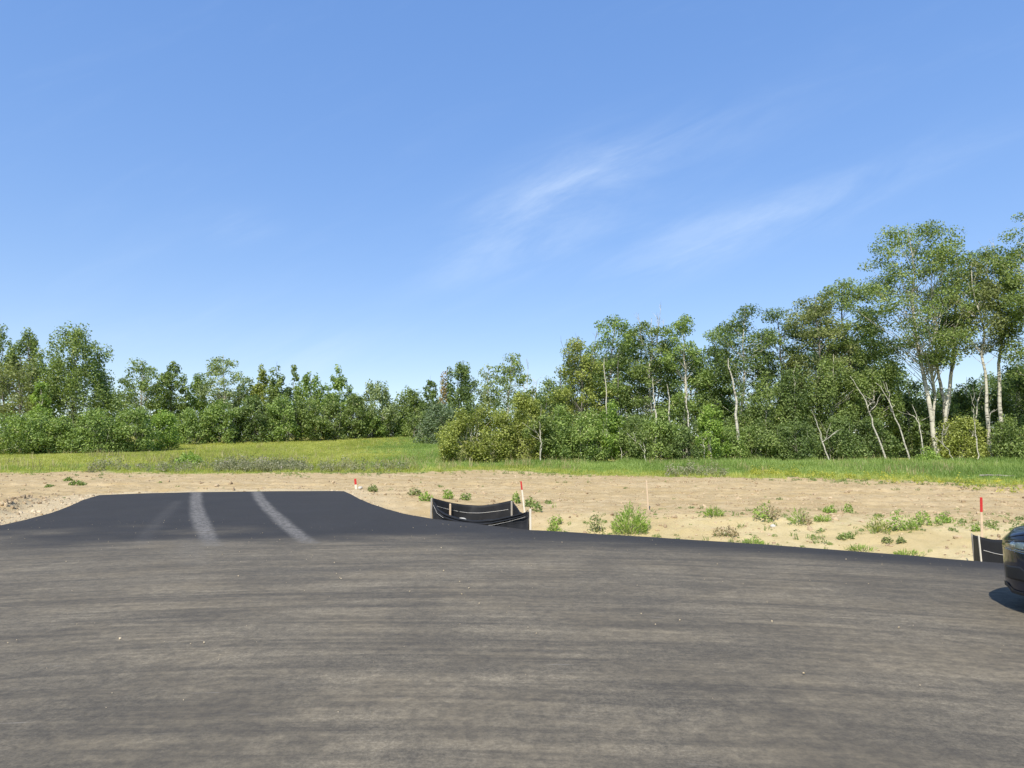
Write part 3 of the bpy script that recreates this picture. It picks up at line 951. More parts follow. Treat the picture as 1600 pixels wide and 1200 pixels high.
TREES = [
    # right wood, tall aspens
    dict(kind='aspen', xpx=1418, top=347, d=50, wpx=165, leaf='mid', cb=.40, base_px=1466, trunks=2, dens=1.08, label='giant broad aspen with thick knotted white trunk leaning left at the wood edge', group=GA),
    dict(kind='aspen', xpx=1492, top=372, d=52, wpx=85, leaf='mid', cb=.52, base_px=1474, dens=.9, label='aspen whose white trunk leans right, behind the giant knotted aspen', group=GA),
    dict(kind='aspen', xpx=1517, top=402, d=49, wpx=80, leaf='olive', cb=.52, base_px=1545, dens=.75, label='slender aspen with straight white trunk and thin half bare crown', group=GA),
    dict(kind='aspen', xpx=1546, top=385, d=49.6, wpx=75, leaf='mid', cb=.50, base_px=1558, dens=.8, twigs=2, label='white trunked aspen with a forked side branch, right of the slender one', group=GA),
    dict(kind='aspen', xpx=1606, top=322, d=47, wpx=110, leaf='mid', cb=.34, base_px=1612, dens=.85, label='tallest aspen at the edge of the picture, crown reaching highest', group=GA),
    dict(kind='aspen', xpx=1318, top=432, d=55, wpx=95, leaf='mid', cb=.38, base_px=1330, bark='grey', dens=.85, label='rounded green aspen just left of the giant broad aspen', group=GA),
    dict(kind='aspen', xpx=1272, top=452, d=54, wpx=80, leaf='olive', cb=.45, base_px=1285, dens=.75, bark='grey', label='aspen with dull olive patch of twiggy foliage high in its crown', group=GA),
    dict(kind='aspen', xpx=1213, top=478, d=56, wpx=70, leaf='dark', cb=.60, base_px=1222, dens=.85, bark='grey', label='dark crowned aspen arching over an open window of sky', group=GA),
    dict(kind='aspen', xpx=1163, top=475, d=55, wpx=85, leaf='dark', cb=.50, base_px=1153, dens=.85, label='aspen with bright bare trunk standing left of the sky window', group=GA),
    dict(kind='aspen', xpx=1120, top=503, d=57, wpx=62, leaf='fresh', cb=.42, base_px=1122, dens=.9, twigs=2, label='leafy aspen with dead twigs at its top left, beside a notch of sky', group=GA),
    dict(kind='aspen', xpx=1064, top=490, d=57, wpx=62, leaf='fresh', cb=.40, base_px=1073, dens=.95, label='aspen with two peaked top and thin white stem below, left of the sky notch', group=GA),
    dict(kind='aspen', xpx=1018, top=490, d=58, wpx=62, leaf='mid', cb=.42, base_px=1024, dens=.9, twigs=4, label='aspen with a brush of bare grey twigs at its top right', group=GA),
    dict(kind='aspen', xpx=962, top=486, d=60, wpx=66, leaf='fresh', cb=.34, base_px=944, dens=1.0, label='high aspen where the right wood first rises to full height', group=GA),
    dict(kind='aspen', xpx=903, top=530, d=58, wpx=72, leaf='yellow', cb=.16, base_px=905, dens=1.0, twigs=7, bark='grey', label='yellowish tree with tall bare grey twigs spiking above its crown', group=GA),
    dict(kind='poplar', xpx=858, top=588, d=62, wpx=52, leaf='mid', cb=.12, label='small poplar on the shoulder of the right wood below the bare twigs', group=GA),
    dict(kind='young', xpx=832, top=598, d=66, wpx=40, leaf='mid', twigs=3, label='young tree with a few dead spikes, between pale aspens and the right wood', group=GA),
    # shrubs and understorey in front of the right wood
    dict(kind='shrub', xpx=716, top=640, d=46, wpx=56, leaf='yellow', label='yellow green shrub at the very corner of the right wood beside the meadow', group=GS),
    dict(kind='shrub', xpx=766, top=626, d=47, wpx=72, leaf='yellow', label='broad yellow green shrub, second from the wood corner', group=GS),
    dict(kind='shrub', xpx=818, top=612, d=49, wpx=66, leaf='yellow', label='tall olive shrub with white sapling stem at its right side', group=GS),
    dict(kind='young', xpx=845, top=628, d=46.5, wpx=34, leaf='mid', cb=.3, rad=.05, label='thin sapling with pale stem in front of the tall olive shrub', group=GS),
    dict(kind='shrub', xpx=872, top=632, d=48, wpx=58, leaf='fresh', label='mid green shrub below the yellowish spiky tree', group=GS),
    dict(kind='shrub', xpx=918, top=640, d=47.5, wpx=56, leaf='fresh', label='leafy shrub with bright foot, below and right of the yellowish tree', group=GS),
    dict(kind='young', xpx=948, top=618, d=48.5, wpx=52, leaf='lime', label='fresh green young tree below the first high aspen', group=GS),
    dict(kind='shrub', xpx=990, top=650, d=47.5, wpx=56, leaf='mid', label='dark rounded shrub right of the fresh green young tree', group=GS),
    dict(kind='shrub', xpx=1032, top=640, d=48, wpx=56, leaf='fresh', label='shrub hiding the foot of the aspen with bare twig brush', group=GS),
    dict(kind='shrub', xpx=1072, top=668, d=47, wpx=44, leaf='dark', label='low dark shrub in front of a thin white aspen stem', group=GS),
    dict(kind='young', xpx=1112, top=628, d=47.5, wpx=58, leaf='lime', label='light green young tree below the notch of sky', group=GS),
    dict(kind='shrub', xpx=1150, top=655, d=48, wpx=56, leaf='fresh', label='shrub covering the base of the bright bare trunk', group=GS),
    dict(kind='poplar', xpx=1196, top=582, d=51, wpx=72, leaf='mid', cb=.12, label='bushy mid height tree below the window of sky', group=GS),
    dict(kind='poplar', xpx=1243, top=566, d=52, wpx=70, leaf='dark', cb=.15, label='bushy dark tree right of the sky window with branches to the ground', group=GS),
    dict(kind='shrub', xpx=1190, top=655, d=47.6, wpx=60, leaf='mid', label='dark shrub above the yellow wildflowers', group=GS),
    dict(kind='shrub', xpx=1245, top=652, d=47.6, wpx=64, leaf='dark', label='dark tangled shrub just right of the yellow wildflowers', group=GS),
    dict(kind='poplar', xpx=1302, top=548, d=51, wpx=84, leaf='mid', cb=.22, bark='aspen', label='spreading mid height tree above the short leaning white stem', group=GS),
    dict(kind='poplar', xpx=1362, top=528, d=52.5, wpx=84, leaf='mid', cb=.25, label='leafy mid height tree under the left half of the giant aspen', group=GS),
    dict(kind='shrub', xpx=1312, top=652, d=48.5, wpx=62, leaf='dark', label='shady shrub between two leaning white stems', group=GS),
    dict(kind='shrub', xpx=1365, top=648, d=49, wpx=58, leaf='dark', label='shady shrub right of the longest leaning white stem', group=GS),
    dict(kind='poplar', xpx=1418, top=600, d=53, wpx=60, leaf='dark', cb=.2, label='shaded small tree left of the giant knotted trunk', group=GS),
    dict(kind='shrub', xpx=1447, top=694, d=46.2, wpx=34, leaf='lime', label='small bright green shrub at the foot of the giant knotted trunk', group=GS),
    dict(kind='shrub', xpx=1503, top=645, d=49.5, wpx=62, leaf='yellow', label='sunlit yellow green shrub between the giant trunk and the slender aspen', group=GS),
    dict(kind='poplar', xpx=1510, top=585, d=56, wpx=60, leaf='dark', cb=.15, label='dark bushy tree seen behind the slender white trunks', group=GS),
    dict(kind='shrub', xpx=1582, top=648, d=47.3, wpx=58, leaf='mid', label='green shrub at the right edge, right of all white trunks', group=GS),
    dict(kind='poplar', xpx=1590, top=560, d=54, wpx=70, leaf='dark', cb=.2, label='dark leafy tree filling the right edge behind the last shrub', group=GS),
    # trees between the two woods
    dict(kind='aspen', xpx=762, top=565, d=92, wpx=36, leaf='pale', cb=.42, base_px=764, dens=.65, label='pale thin aspen with bare white trunks above the yellow green shrubs', group=GB),
    dict(kind='aspen', xpx=799, top=550, d=92, wpx=44, leaf='mid', cb=.38, base_px=788, dens=.75, twigs=2, label='aspen beside the pale thin one, top slightly higher', group=GB),
    dict(kind='poplar', xpx=717, top=561, d=88, wpx=62, leaf='dark', cb=.1, rust=True, bark='grey', label='big dark tree with a rusty orange dead patch on its side', group=GB),
    dict(kind='young', xpx=672, top=584, d=95, wpx=32, leaf='dark', bark='grey', label='dark conical tree left of the rusty patched tree', group=GB),
    dict(kind='shrub', xpx=688, top=626, d=78, wpx=66, leaf='blue', label='blue green willow shrub under the rusty patched tree', group=GL),
    dict(kind='shrub', xpx=636, top=604, d=98, wpx=50, leaf='mid', label='dark rounded tree clump at the lowest dip of the skyline', group=GB, name='tree_clump'),
    dict(kind='poplar', xpx=586, top=592, d=94, wpx=60, leaf='pale', cb=.05, label='pale green broad tree left of the dip in the skyline', group=GB),
    dict(kind='shrub', xpx=553, top=612, d=90, wpx=40, leaf='mid', label='shrub tucked between pale broad tree and the long dark thicket', group=GL),
    dict(kind='young', xpx=527, top=571, d=96, wpx=42, leaf='fresh', label='peaked tree at the right end of the left hand skyline', group=GB),
    dict(kind='poplar', xpx=486, top=577, d=97, wpx=54, leaf='fresh', label='broad level topped tree left of the peaked end tree', group=GB),
    dict(kind='young', xpx=459, top=569, d=98, wpx=24, leaf='mid', label='slim spire of a tree between two broader trees', group=GB),
    dict(kind='young', xpx=433, top=561, d=95, wpx=32, leaf='mid', bark='grey', label='dark narrow cone shaped tree beside a yellowish one', group=GB),
    dict(kind='poplar', xpx=406, top=570, d=96, wpx=36, leaf='yellow', label='yellowish tree left of the dark narrow cone', group=GB),
    dict(kind='poplar', xpx=381, top=588, d=99, wpx=28, leaf='mid', bark='grey', label='short dark tree between the airy aspen and the yellowish tree', group=GB),
    dict(kind='aspen', xpx=350, top=551, d=95, wpx=54, leaf='pale', cb=.25, dens=.85, label='airy pale aspen, highest tree in the middle of the left skyline', group=GB),
    dict(kind='poplar', xpx=311, top=580, d=96, wpx=38, leaf='fresh', label='low topped tree left of the airy pale aspen', group=GB),
    dict(kind='young', xpx=272, top=561, d=93, wpx=46, leaf='mid', bark='grey', label='dark pyramid shaped tree right of the open crowned aspen', group=GB),
    dict(kind='aspen', xpx=220, top=560, d=90, wpx=58, leaf='mid', cb=.22, dens=.85, label='open crowned aspen standing alone right of the big dense poplar', group=GB),
    dict(kind='aspen', xpx=192, top=582, d=92, wpx=26, leaf='blue', cb=.3, dens=.6, bark='grey', label='thin see through tree in the gap beside the big dense poplar', group=GB),
    # left grove
    dict(kind='poplar', xpx=117, top=508, d=68, wpx=118, leaf='mid', cb=.08, dens=1.1, bark='grey', label='big dense poplar with bristling top, largest tree on the left', group=GT),
    dict(kind='poplar', xpx=46, top=513, d=72, wpx=48, leaf='mid', cb=.45, dens=.9, bark='grey', label='tall poplar just left of the big dense poplar', group=GT),
    dict(kind='poplar', xpx=4, top=511, d=72, wpx=46, leaf='mid', cb=.45, dens=.9, bark='grey', label='tall poplar cut by the left picture edge', group=GT),
    dict(kind='aspen', xpx=32, top=552, d=66, wpx=74, leaf='olive', cb=.30, dens=.75, trunks=4, bark='grey', label='brownish thin leaved aspens with several grey stems, left grove', group=GT, name='multi_stem_aspen'),
    dict(kind='young', xpx=62, top=590, d=63, wpx=34, leaf='lime', label='bright green young tree at the lower left side of the big poplar', group=GT),
    # shrubs in front of the far wood
    dict(kind='shrub', xpx=30, top=634, d=59, wpx=92, leaf='fresh', label='wide leafy shrub at the left picture edge', group=GL),
    dict(kind='shrub', xpx=88, top=645, d=60, wpx=50, leaf='fresh', label='shrub with shadowed gap, below the big dense poplar', group=GL),
    dict(kind='shrub', xpx=147, top=634, d=61, wpx=74, leaf='fresh', label='broad sunlit shrub right of the shadowed gap', group=GL),
    dict(kind='shrub', xpx=205, top=632, d=63, wpx=66, leaf='fresh', label='tall rounded shrub below the open crowned aspen', group=GL),
    dict(kind='shrub', xpx=254, top=640, d=67, wpx=42, leaf='lime', label='lighter green shrub casting shade where the thicket steps back', group=GL),
    dict(kind='shrub', xpx=300, top=636, d=80, wpx=52, leaf='fresh', label='shrub right of the thicket step, below low topped tree', group=GL),
    dict(kind='shrub', xpx=345, top=622, d=81, wpx=54, leaf='fresh', label='shrub with sunny top below the airy pale aspen', group=GL),
    dict(kind='shrub', xpx=392, top=616, d=83, wpx=52, leaf='dark', label='dense dark shrub below the yellowish tree', group=GL),
    dict(kind='shrub', xpx=436, top=616, d=84, wpx=50, leaf='fresh', label='tall shrub directly below the dark narrow cone', group=GL),
    dict(kind='shrub', xpx=478, top=618, d=86, wpx=50, leaf='mid', label='dark shrub below the broad level topped tree', group=GL),
    dict(kind='shrub', xpx=517, top=622, d=88, wpx=42, leaf='mid', label='last dark shrub of the thicket before the crest of the meadow', group=GL),
    dict(kind='shrub', xpx=575, top=640, d=92, wpx=42, leaf='fresh', label='low shrub at the foot of the pale broad tree', group=GL),
    dict(kind='shrub', xpx=612, top=640, d=95, wpx=36, leaf='fresh', label='small shrub on the meadow crest under the skyline dip', group=GL),
    dict(kind='shrub', xpx=652, top=636, d=92, wpx=40, leaf='mid', label='dark shrub between the meadow crest and the blue green willow', group=GL),
]


# ------------------------------------------------------------------ bare stems
def stem_thing(name, pts_px, d, r0, label, forks=2, bark='aspen', group='leaning white stems in the right wood'):
    r = np.random.default_rng(int(pts_px[0][0]))
    P = np.array([at(x, y, d) for x, y in pts_px])
    base = P[0].copy()
    base[2] = gz(base[0], d) - .05
    P[0] = base
    t = np.linspace(0, 1, len(P))
    tt = np.linspace(0, 1, 14)
    Q = np.stack([np.interp(tt, t, P[:, k]) for k in range(3)], 1) - base
    wob = np.cumsum(r.normal(0, .05, (14, 3)), axis=0)
    wob -= wob[0] + (wob[-1] - wob[0]) * tt[:, None]
    Q += wob * np.array([1, .6, .25])
    G = Geo()
    G.add(*tube(Q, r0 * .68 * (1 - tt * .75), 6))
    for _ in range(forks):
        k = r.integers(5, 13)
        e = Q[k] + np.array([r.normal(0, .7), r.normal(0, .4), r.uniform(.4, 1.5)])
        G.add(*tube(wig(r, Q[k], e, 6, .06), np.linspace(r0 * .35, .012, 6), 4))
        G.add(*tube(wig(r, (Q[k] + e) / 2, e + np.array([r.normal(0, .5), 0, .1]), 5, .05), np.linspace(r0 * .2, .008, 5), 4))
    V, F_ = G.out()
    o = mesh_np(name, V, F_, BARK[bark], smooth=True)
    o.location = base
    return tag(o, label, 'tree trunk', group)


STEMS = [
    ('leaning_stem', [(1423, 722), (1402, 660), (1388, 625), (1368, 598)], 46.8, .085, 'long thin white stem leaning left with a twiggy forked top'),
    ('leaning_stem', [(1386, 716), (1362, 660), (1348, 622), (1328, 588)], 47.2, .10, 'crooked white stem leaning left, left of the forked topped one'),
    ('leaning_stem', [(1298, 712), (1284, 680), (1268, 640)], 46.8, .085, 'short white stem leaning left over the grass, leftmost of the leaning stems'),
    ('leaning_stem', [(1447, 705), (1438, 670), (1425, 632)], 47.3, .085, 'white stem leaning left right against the giant knotted trunk'),
    ('leaning_stem', [(1494, 722), (1483, 705), (1466, 688)], 46.2, .05, 'fallen thin branch sloping down at the foot of the giant trunk'),
    ('leaning_stem', [(1528, 722), (1523, 680), (1518, 640)], 47.6, .07, 'thin grey stem rising left of the slender aspen'),
    ('leaning_stem', [(1552, 722), (1549, 670), (1545, 640)], 48.3, .06, 'thin white stem squeezed between the two slim aspen trunks'),
    ('leaning_stem', [(1512, 700), (1530, 620), (1533, 600)], 51, .10, 'crooked grey white stem behind the slender aspen, leaning right'),
    ('bare_aspen', [(1480, 715), (1473, 620), (1464, 570), (1459, 505)], 50.6, .25, 'dark speckled white trunk rising beside the giant knotted trunk, right of it'),
    ('bare_aspen', [(1474, 715), (1479, 640), (1487, 590), (1500, 535)], 50.2, .24, 'white trunk leaning right with a kink, behind the giant knotted trunk'),
    ('bare_aspen', [(1077, 722), (1074, 665), (1071, 585)], 47.6, .13, 'thin straight white trunk left of the light green young tree'),
    ('bare_aspen', [(1158, 722), (1152, 655), (1147, 610), (1138, 560)], 47.6, .19, 'bright white trunk leaning left below the dark arching crowns'),
    ('bare_aspen', [(1025, 722), (1024, 650), (1020, 590)], 47.6, .13, 'white trunk showing above the shrub under the twig brush'),
    ('bare_aspen', [(1053, 722), (1047, 650), (1042, 600)], 47.7, .12, 'slightly bent white trunk between two straight thin ones'),
    ('bare_aspen', [(946, 722), (945, 650), (944, 560)], 48.0, .11, 'thin grey white trunk at the right side of the yellowish tree'),
    ('sapling_stem', [(846, 726), (844, 690), (842, 658)], 45.5, .05, 'straight white sapling stem by the tall olive shrub'),
    ('sapling_stem', [(1008, 726), (1006, 705), (1005, 692)], 46.3, .06, 'short white stem showing below the dark rounded shrub'),
    ('sapling_stem', [(1103, 724), (1100, 705), (1098, 690)], 46.3, .06, 'short white stem at the foot of the light green young tree'),
    ('bare_tree', [(818, 640), (822, 600), (826, 566)], 85, .10, 'bare grey dead tree with forked twigs right of the pale thin aspens'),
]

# ------------------------------------------------------------------ silt fences
FABRIC = None


def fabric_mat():
    m, w, out = new_mat('black_woven_fabric')
    tc = w.n('ShaderNodeTexCoord')
    n1 = w.noise(tc.outputs['Object'], 3.0, 5, .6)
    n2 = w.noise(tc.outputs['Object'], 60.0, 2, .5)
    c = w.mix(n1, (.008, .008, .009), (.017, .018, .020))
    c = w.mix(w.math('MULTIPLY', w.ramp(n1, (.55, .8)), .25), c, (.09, .085, .075))
    p = pbsdf(w, c, w.math('ADD', .55, w.math('MULTIPLY', n1, .25)), .3)
    bump(w, p, w.math('ADD', n1, w.math('MULTIPLY', n2, .2)), .5, .02)
    w.l(p.outputs[0], out.inputs[0])
    return m


FABRIC = fabric_mat()
WOOD = simple_mat('pale_lath_wood', (.56, .43, .29), .8, .2, .25, 14, bmp=.004)
WOOD_WHITE = simple_mat('bleached_lath_wood', (.66, .60, .48), .8, .2, .2, 14, bmp=.004)
WOOD_GREY = simple_mat('grey_post_wood', (.36, .33, .28), .8, .2, .25, 14, bmp=.004)
RED = simple_mat('red_survey_paint', (.47, .028, .026), .6, .3, .18, 20)
CORD = simple_mat('pale_cord', (.62, .60, .55), .7, .3, .15, 20)
STONE = simple_mat('white_stone', (.50, .47, .40), .85, .2, .18, 6, bmp=.02)


def bar(p0, p1, w_, d_, rz=0.0, tip=0.0):
    """a squared bar from p0 to p1 as a bmesh, top cut to a blunt taper"""
    bm = bmesh.new()
    p0, p1 = Vector(p0), Vector(p1)
    up = (p1 - p0).normalized()
    x = Vector((math.cos(rz), math.sin(rz), 0))
    x = (x - up * x.dot(up)).normalized()
    y = up.cross(x)
    rings = []
    for c, sc in ((p0, 1), (p0 + (p1 - p0) * .97, 1), (p1, 1 - tip)):
        rings.append([bm.verts.new(c + x * (sx * w_ / 2 * sc) + y * (sy * d_ / 2 * sc)) for sx, sy in ((-1, -1), (1, -1), (1, 1), (-1, 1))])
    for a, b in zip(rings[:-1], rings[1:]):
        for k in range(4):
            bm.faces.new((a[k], a[(k + 1) % 4], b[(k + 1) % 4], b[k]))
    bm.faces.new(rings[0][::-1])
    bm.faces.new(rings[-1])
    bmesh.ops.bevel(bm, geom=bm.edges[:], offset=min(w_, d_) * .12, segments=1, affect='EDGES')
    return bm


def fabric_panel(name, top, parent, lean=(0, 0), drop=.10, seed=0, wrinkle=.02, hem=.10, nv=14, foot=None):
    """a hanging sheet between top-edge points (world), down to the ground; two-sided with real thickness"""
    r = np.random.default_rng(seed)
    T = np.array([tuple(p) for p in top], float)
    seg = np.concatenate([[0], np.cumsum(np.linalg.norm(np.diff(T, axis=0), axis=1))])
    n = max(16, int(seg[-1] / .055))
    u = np.linspace(0, seg[-1], n)
    P = np.stack([np.interp(u, seg, T[:, k]) for k in range(3)], 1)
    ker = np.ones(5) / 5
    for k in range(3):
        pad = np.concatenate([np.full(2, P[0, k]), P[:, k], np.full(2, P[-1, k])])
        P[2:-2, k] = np.convolve(pad, ker, 'valid')[2:-2]
    gzv = ground_z(P[:, 0] + lean[0], P[:, 1] + lean[1], detail=False) - drop
    dirv = np.gradient(P[:, :2], axis=0)
    nrm = np.stack([-dirv[:, 1], dirv[:, 0]], 1)
    nrm /= np.linalg.norm(nrm, axis=1)[:, None] + 1e-9
    v = np.linspace(0, 1, nv)
    U, Vv = np.meshgrid(u, v, indexing='ij')
    h = P[:, 2] - gzv
    W = (fbm(U * 3.2 + seed, Vv * 1.2 + U * 1.1, 70 + seed, 3) - .5) * 2.6 * wrinkle + (fbm(U * 9 + Vv * 3, Vv * 2.2 + seed, 75 + seed, 3) - .5) * 1.1 * wrinkle + np.sin(U * 7 + Vv * 4) * wrinkle * .35
    X = P[:, 0][:, None] + lean[0] * Vv + nrm[:, 0][:, None] * W
    Y = P[:, 1][:, None] + lean[1] * Vv + nrm[:, 1][:, None] * W
    Z = P[:, 2][:, None] - h[:, None] * Vv
    idx = np.arange(n * nv).reshape(n, nv)
    q = np.stack([idx[:-1, :-1], idx[1:, :-1], idx[1:, 1:], idx[:-1, 1:]], -1).reshape(-1, 4)
    o = mesh_np(name, np.stack([X, Y, Z], -1).reshape(-1, 3), q, FABRIC, smooth=True)
    m = o.modifiers.new('thickness', 'SOLIDIFY')
    m.thickness = .006
    return o, np.stack([X, Y, Z], -1)


def adopt(o, root):
    """make a mesh built in world space a child of root"""
    o.parent = root
    o.matrix_parent_inverse = Matrix.Translation(-root.location)
    return o


def silt_fence_left():
    g = 'silt fences in the ditch'
    P1, P2, P3, P4 = at(676, 778, 18.6), at(703, 786, 19.0), at(800, 781.5, 18.9), at(826.5, 799, 15.9)
    root = thing('silt_fence', (-.9, 17.5, -.3), 'black silt fence looped round a ditch hole, near side sagging', 'silt fence', g)
    far = [P1, at(700, 784.5, 19.0), at(725, 788.5, 19.15), at(752, 790, 19.2), at(778, 786.5, 19.1), P3]
    o, S = fabric_panel('fabric', far, root, drop=.15, seed=1, wrinkle=.018)
    adopt(o, root)
    # white cord stitched along the far panel
    for (S_, k, off, nm) in ((S, 3, -.015, 'cord'),):
        line = S_[2:-2, k] + np.array([0, off, 0])
        V, F_ = tube(line, np.full(len(line), .0045), 5)
        adopt(mesh_np(nm, V, F_, CORD, smooth=True), root)
    right = [P3, at(806, 790, 18.3), at(812, 799, 17.4), at(818, 803, 16.6), P4]
    o, S = fabric_panel('fabric', right, root, drop=.15, seed=2, wrinkle=.02)
    adopt(o, root)
    near = [P1, at(679, 785, 18.4), at(684, 796, 18.15), at(694, 803.5, 17.85), at(710, 809.5, 17.45), at(728, 813.5, 17.1), at(748, 815, 16.85), at(770, 814, 16.6), at(795, 808.5, 16.3), at(815, 803, 16.0), P4]
    o, S = fabric_panel('fabric', near, root, drop=.2, seed=3, wrinkle=.03, lean=(-.02, -.10))
    adopt(o, root)
    # rolled, slumped upper hem of the near panel: three folds of cloth over each other
    for k, (dy, dz, rr) in enumerate(((-.03, .005, .045), (-.09, -.055, .04), (.05, -.03, .04))):
        Q = np.array([tuple(p) for p in near])
        t = np.linspace(0, 1, len(Q))
        tt = np.linspace(.10, .97, 40)
        L = np.stack([np.interp(tt, t, Q[:, j]) for j in range(3)], 1) + np.array([0, dy, dz])
        L[:, 2] += (fbm(tt * 9 + k * 4, tt * 0 + k, 90 + k, 3) - .5) * .035
        rad = rr * np.sin(np.pi * np.linspace(0.04, .96, 40)) ** .6
        V, F_ = tube(L, rad, 8)
        V[:, 2] = (V[:, 2] - np.repeat(L[:, 2], 8)) * .75 + np.repeat(L[:, 2], 8)
        adopt(mesh_np('fabric_fold', V, F_, FABRIC, smooth=True), root)
    Q = np.array([tuple(p) for p in near])
    t = np.linspace(0, 1, len(Q))
    for a, b in ((.08, .30), (.66, .95)):
        tt = np.linspace(a, b, 24)
        L = np.stack([np.interp(tt, t, Q[:, j]) for j in range(3)], 1) + np.array([-.005, -.135, -.085])
        V, F_ = tube(L, np.full(24, .003), 5)
        adopt(mesh_np('cord', V, F_, CORD, smooth=True), root)
    for p, mat, w_, e in ((P1 + Vector((-.03, .03, .0)), WOOD_GREY, .045, .02), (at(703.5, 787, 18.9), WOOD, .05, 0), (at(799.5, 783, 18.80), WOOD_GREY, .045, .0), (P4 + Vector((.03, .0, .06)), WOOD_WHITE, .045, 0)):
        b = Vector((p.x - e, p.y, gz(p.x, p.y) - .2))
        adopt(bm_obj('post', bar(b, p, w_, .035, .2, .15), mat), root)
    return root


def silt_fence_right():
    g = 'silt fences in the ditch'
    P1 = at(1529.5, 838, 11.35)
    root = thing('silt_fence', (P1.x, P1.y, -.3), 'black silt fence panel with white cord, partly behind the dark car', 'silt fence', g)
    front = [P1, at(1546, 842.5, 11.35), at(1556, 843.5, 11.4), at(1570, 843, 11.5), at(1590, 841, 11.6), at(1640, 842, 11.8), at(1690, 848, 11.9)]
    o, S = fabric_panel('fabric', front, root, drop=.25, seed=5, wrinkle=.012)
    adopt(o, root)
    line = S[1:-1, 4] + np.array([0, -.014, 0])
    line[:, 2] -= np.linspace(-.02, .06, len(line))
    V, F_ = tube(line, np.full(len(line), .004), 5)
    adopt(mesh_np('cord', V, F_, CORD, smooth=True), root)
    side = [P1, at(1525, 837, 12.0), at(1521, 836, 12.8), at(1518.5, 834.5, 13.4)]
    o, S = fabric_panel('fabric', side, root, drop=.2, seed=6, wrinkle=.01)
    adopt(o, root)
    for p, mat in ((P1 + Vector((-.016, -.02, .015)), WOOD_WHITE), (at(1518, 833, 13.45), WOOD_GREY), (at(1690, 846, 11.95), WOOD)):
        b = Vector((p.x + .02, p.y, gz(p.x, p.y) - .2))
        adopt(bm_obj('post', bar(b, p, .017, .02, .1, .15), mat), root)
    return root


def survey_stake(top_px, base_px, d, wood, red_frac, label, wd=.045):
    T = at(*top_px, d)
    B = at(*base_px, d)
    B.z = gz(B.x, d) - .05
    root = thing('survey_stake', B, label, 'stake', 'survey stakes along the ditch')
    v = T - B
    split = 1 - red_frac
    bm_obj('lath', bar((0, 0, 0), v * (split if red_frac else 1), wd, .016, .12, .0 if red_frac else .3), wood, root)
    if red_frac:
        bm_obj('painted_tip', bar(v * split, v, wd + .002, .018, .12, .25), RED, root)
    return root


# ------------------------------------------------------------------ stones
def stone(name, loc, size, label, mat, seed, cat='stone', group=None):
    r = np.random.default_rng(seed)
    bm = bmesh.new()
    bmesh.ops.create_icosphere(bm, subdivisions=3, radius=1)
    for v in bm.verts:
        c = v.co
        k = 1 + .28 * (float(vnoise(np.array([c.x * 1.6 + seed]), np.array([c.y * 1.6 + c.z * 1.3]), seed)[0]) - .5)
        v.co = Vector((c.x * size[0] * k, c.y * size[1] * k, c.z * size[2] * k))
    o = bm_obj(name, bm, mat, smooth=True)
    o.location = loc
    o.rotation_euler = (r.uniform(-.2, .2), r.uniform(-.2, .2), r.uniform(0, 6))
    return tag(o, label, cat, group)


# ------------------------------------------------------------------ weeds
def weed(base_px, w_px, h_px, leaf, label, style='leafy', seed=None, name='weed', group='weeds on the bare bank', dens=1.0, second=None, cat='weed'):
    x, y, z = hit(*base_px)
    W, H = w_px / F_PX * y, h_px / F_PX * y
    seed = int(base_px[0] * 3 + base_px[1]) if seed is None else seed
    r = np.random.default_rng(seed)
    n = int(np.clip(dens * 400 * (W * H) ** .55 * 1.6, 90, 2600))
    a = r.uniform(0, 6.28, n)
    q = np.sqrt(r.uniform(0, 1, n))
    t = r.uniform(0, 1, n) ** .8
    lump = .75 + .5 * vnoise(np.cos(a) * 2 + seed, np.sin(a) * 2, seed)
    C = np.stack([np.cos(a) * q * W * .5 * lump, np.sin(a) * q * W * .40 * lump, t * H * (1 - .65 * q ** 2) * lump * 1.15], 1)
    L = np.maximum(.045, .0028 * y) * r.uniform(.7, 1.6, n) * (1.7 if style == 'grassy' else 1.15)
    out = np.stack([np.cos(a) * q, np.sin(a) * q, np.full(n, .8)], 1)
    if style == 'grassy':
        ax = out + r.normal(0, .35, (n, 3))
        ax /= np.linalg.norm(ax, axis=1)[:, None]
        s_ = np.cross(ax, r.normal(0, 1, (n, 3)))
        s_ /= np.linalg.norm(s_, axis=1)[:, None]
        b, tip = C - ax * L[:, None] * .6, C + ax * L[:, None] * .7
        V = np.stack([b, C + s_ * L[:, None] * .09, tip, C - s_ * L[:, None] * .09], 1).reshape(-1, 3)
        V[:, 2] = np.maximum(V[:, 2], -.02)
        Fq = np.arange(n * 4).reshape(n, 4)
    else:
        V, Fq = leaf_geo(r, C, L, out * .7, .5, .2)
        V[:, 2] = np.maximum(V[:, 2], -.02)
    G = Geo()
    for i in range(max(6, int(W * 34))):
        k = r.integers(0, n)
        G.add(*tube(wig(r, np.array([C[k, 0] * .35, C[k, 1] * .35, -.03]), C[k] * np.array([1, 1, 1.05]), 4, .015), np.linspace(.008, .004, 4), 3))
    root = thing(name, (x, y, z), label, cat, group)
    sv, sf = G.out()
    mesh_np('stems', sv, sf, LEAF['olive'], root, attrs=[('tint', 'FACE', 'FLOAT', r.uniform(.2, .6, len(sf)))])
    tint = np.clip(.45 + r.normal(0, .2, n), 0, 1)
    mats, mi = [LEAF[leaf]], None
    if second:
        mats.append(LEAF[second])
        mi = (C[:, 0] + r.normal(0, W * .12, n) > W * .08).astype(int)
    mesh_np('leaves', V, Fq, None, root, attrs=[('tint', 'FACE', 'FLOAT', tint)], mats=mats, midx=mi)
    return root


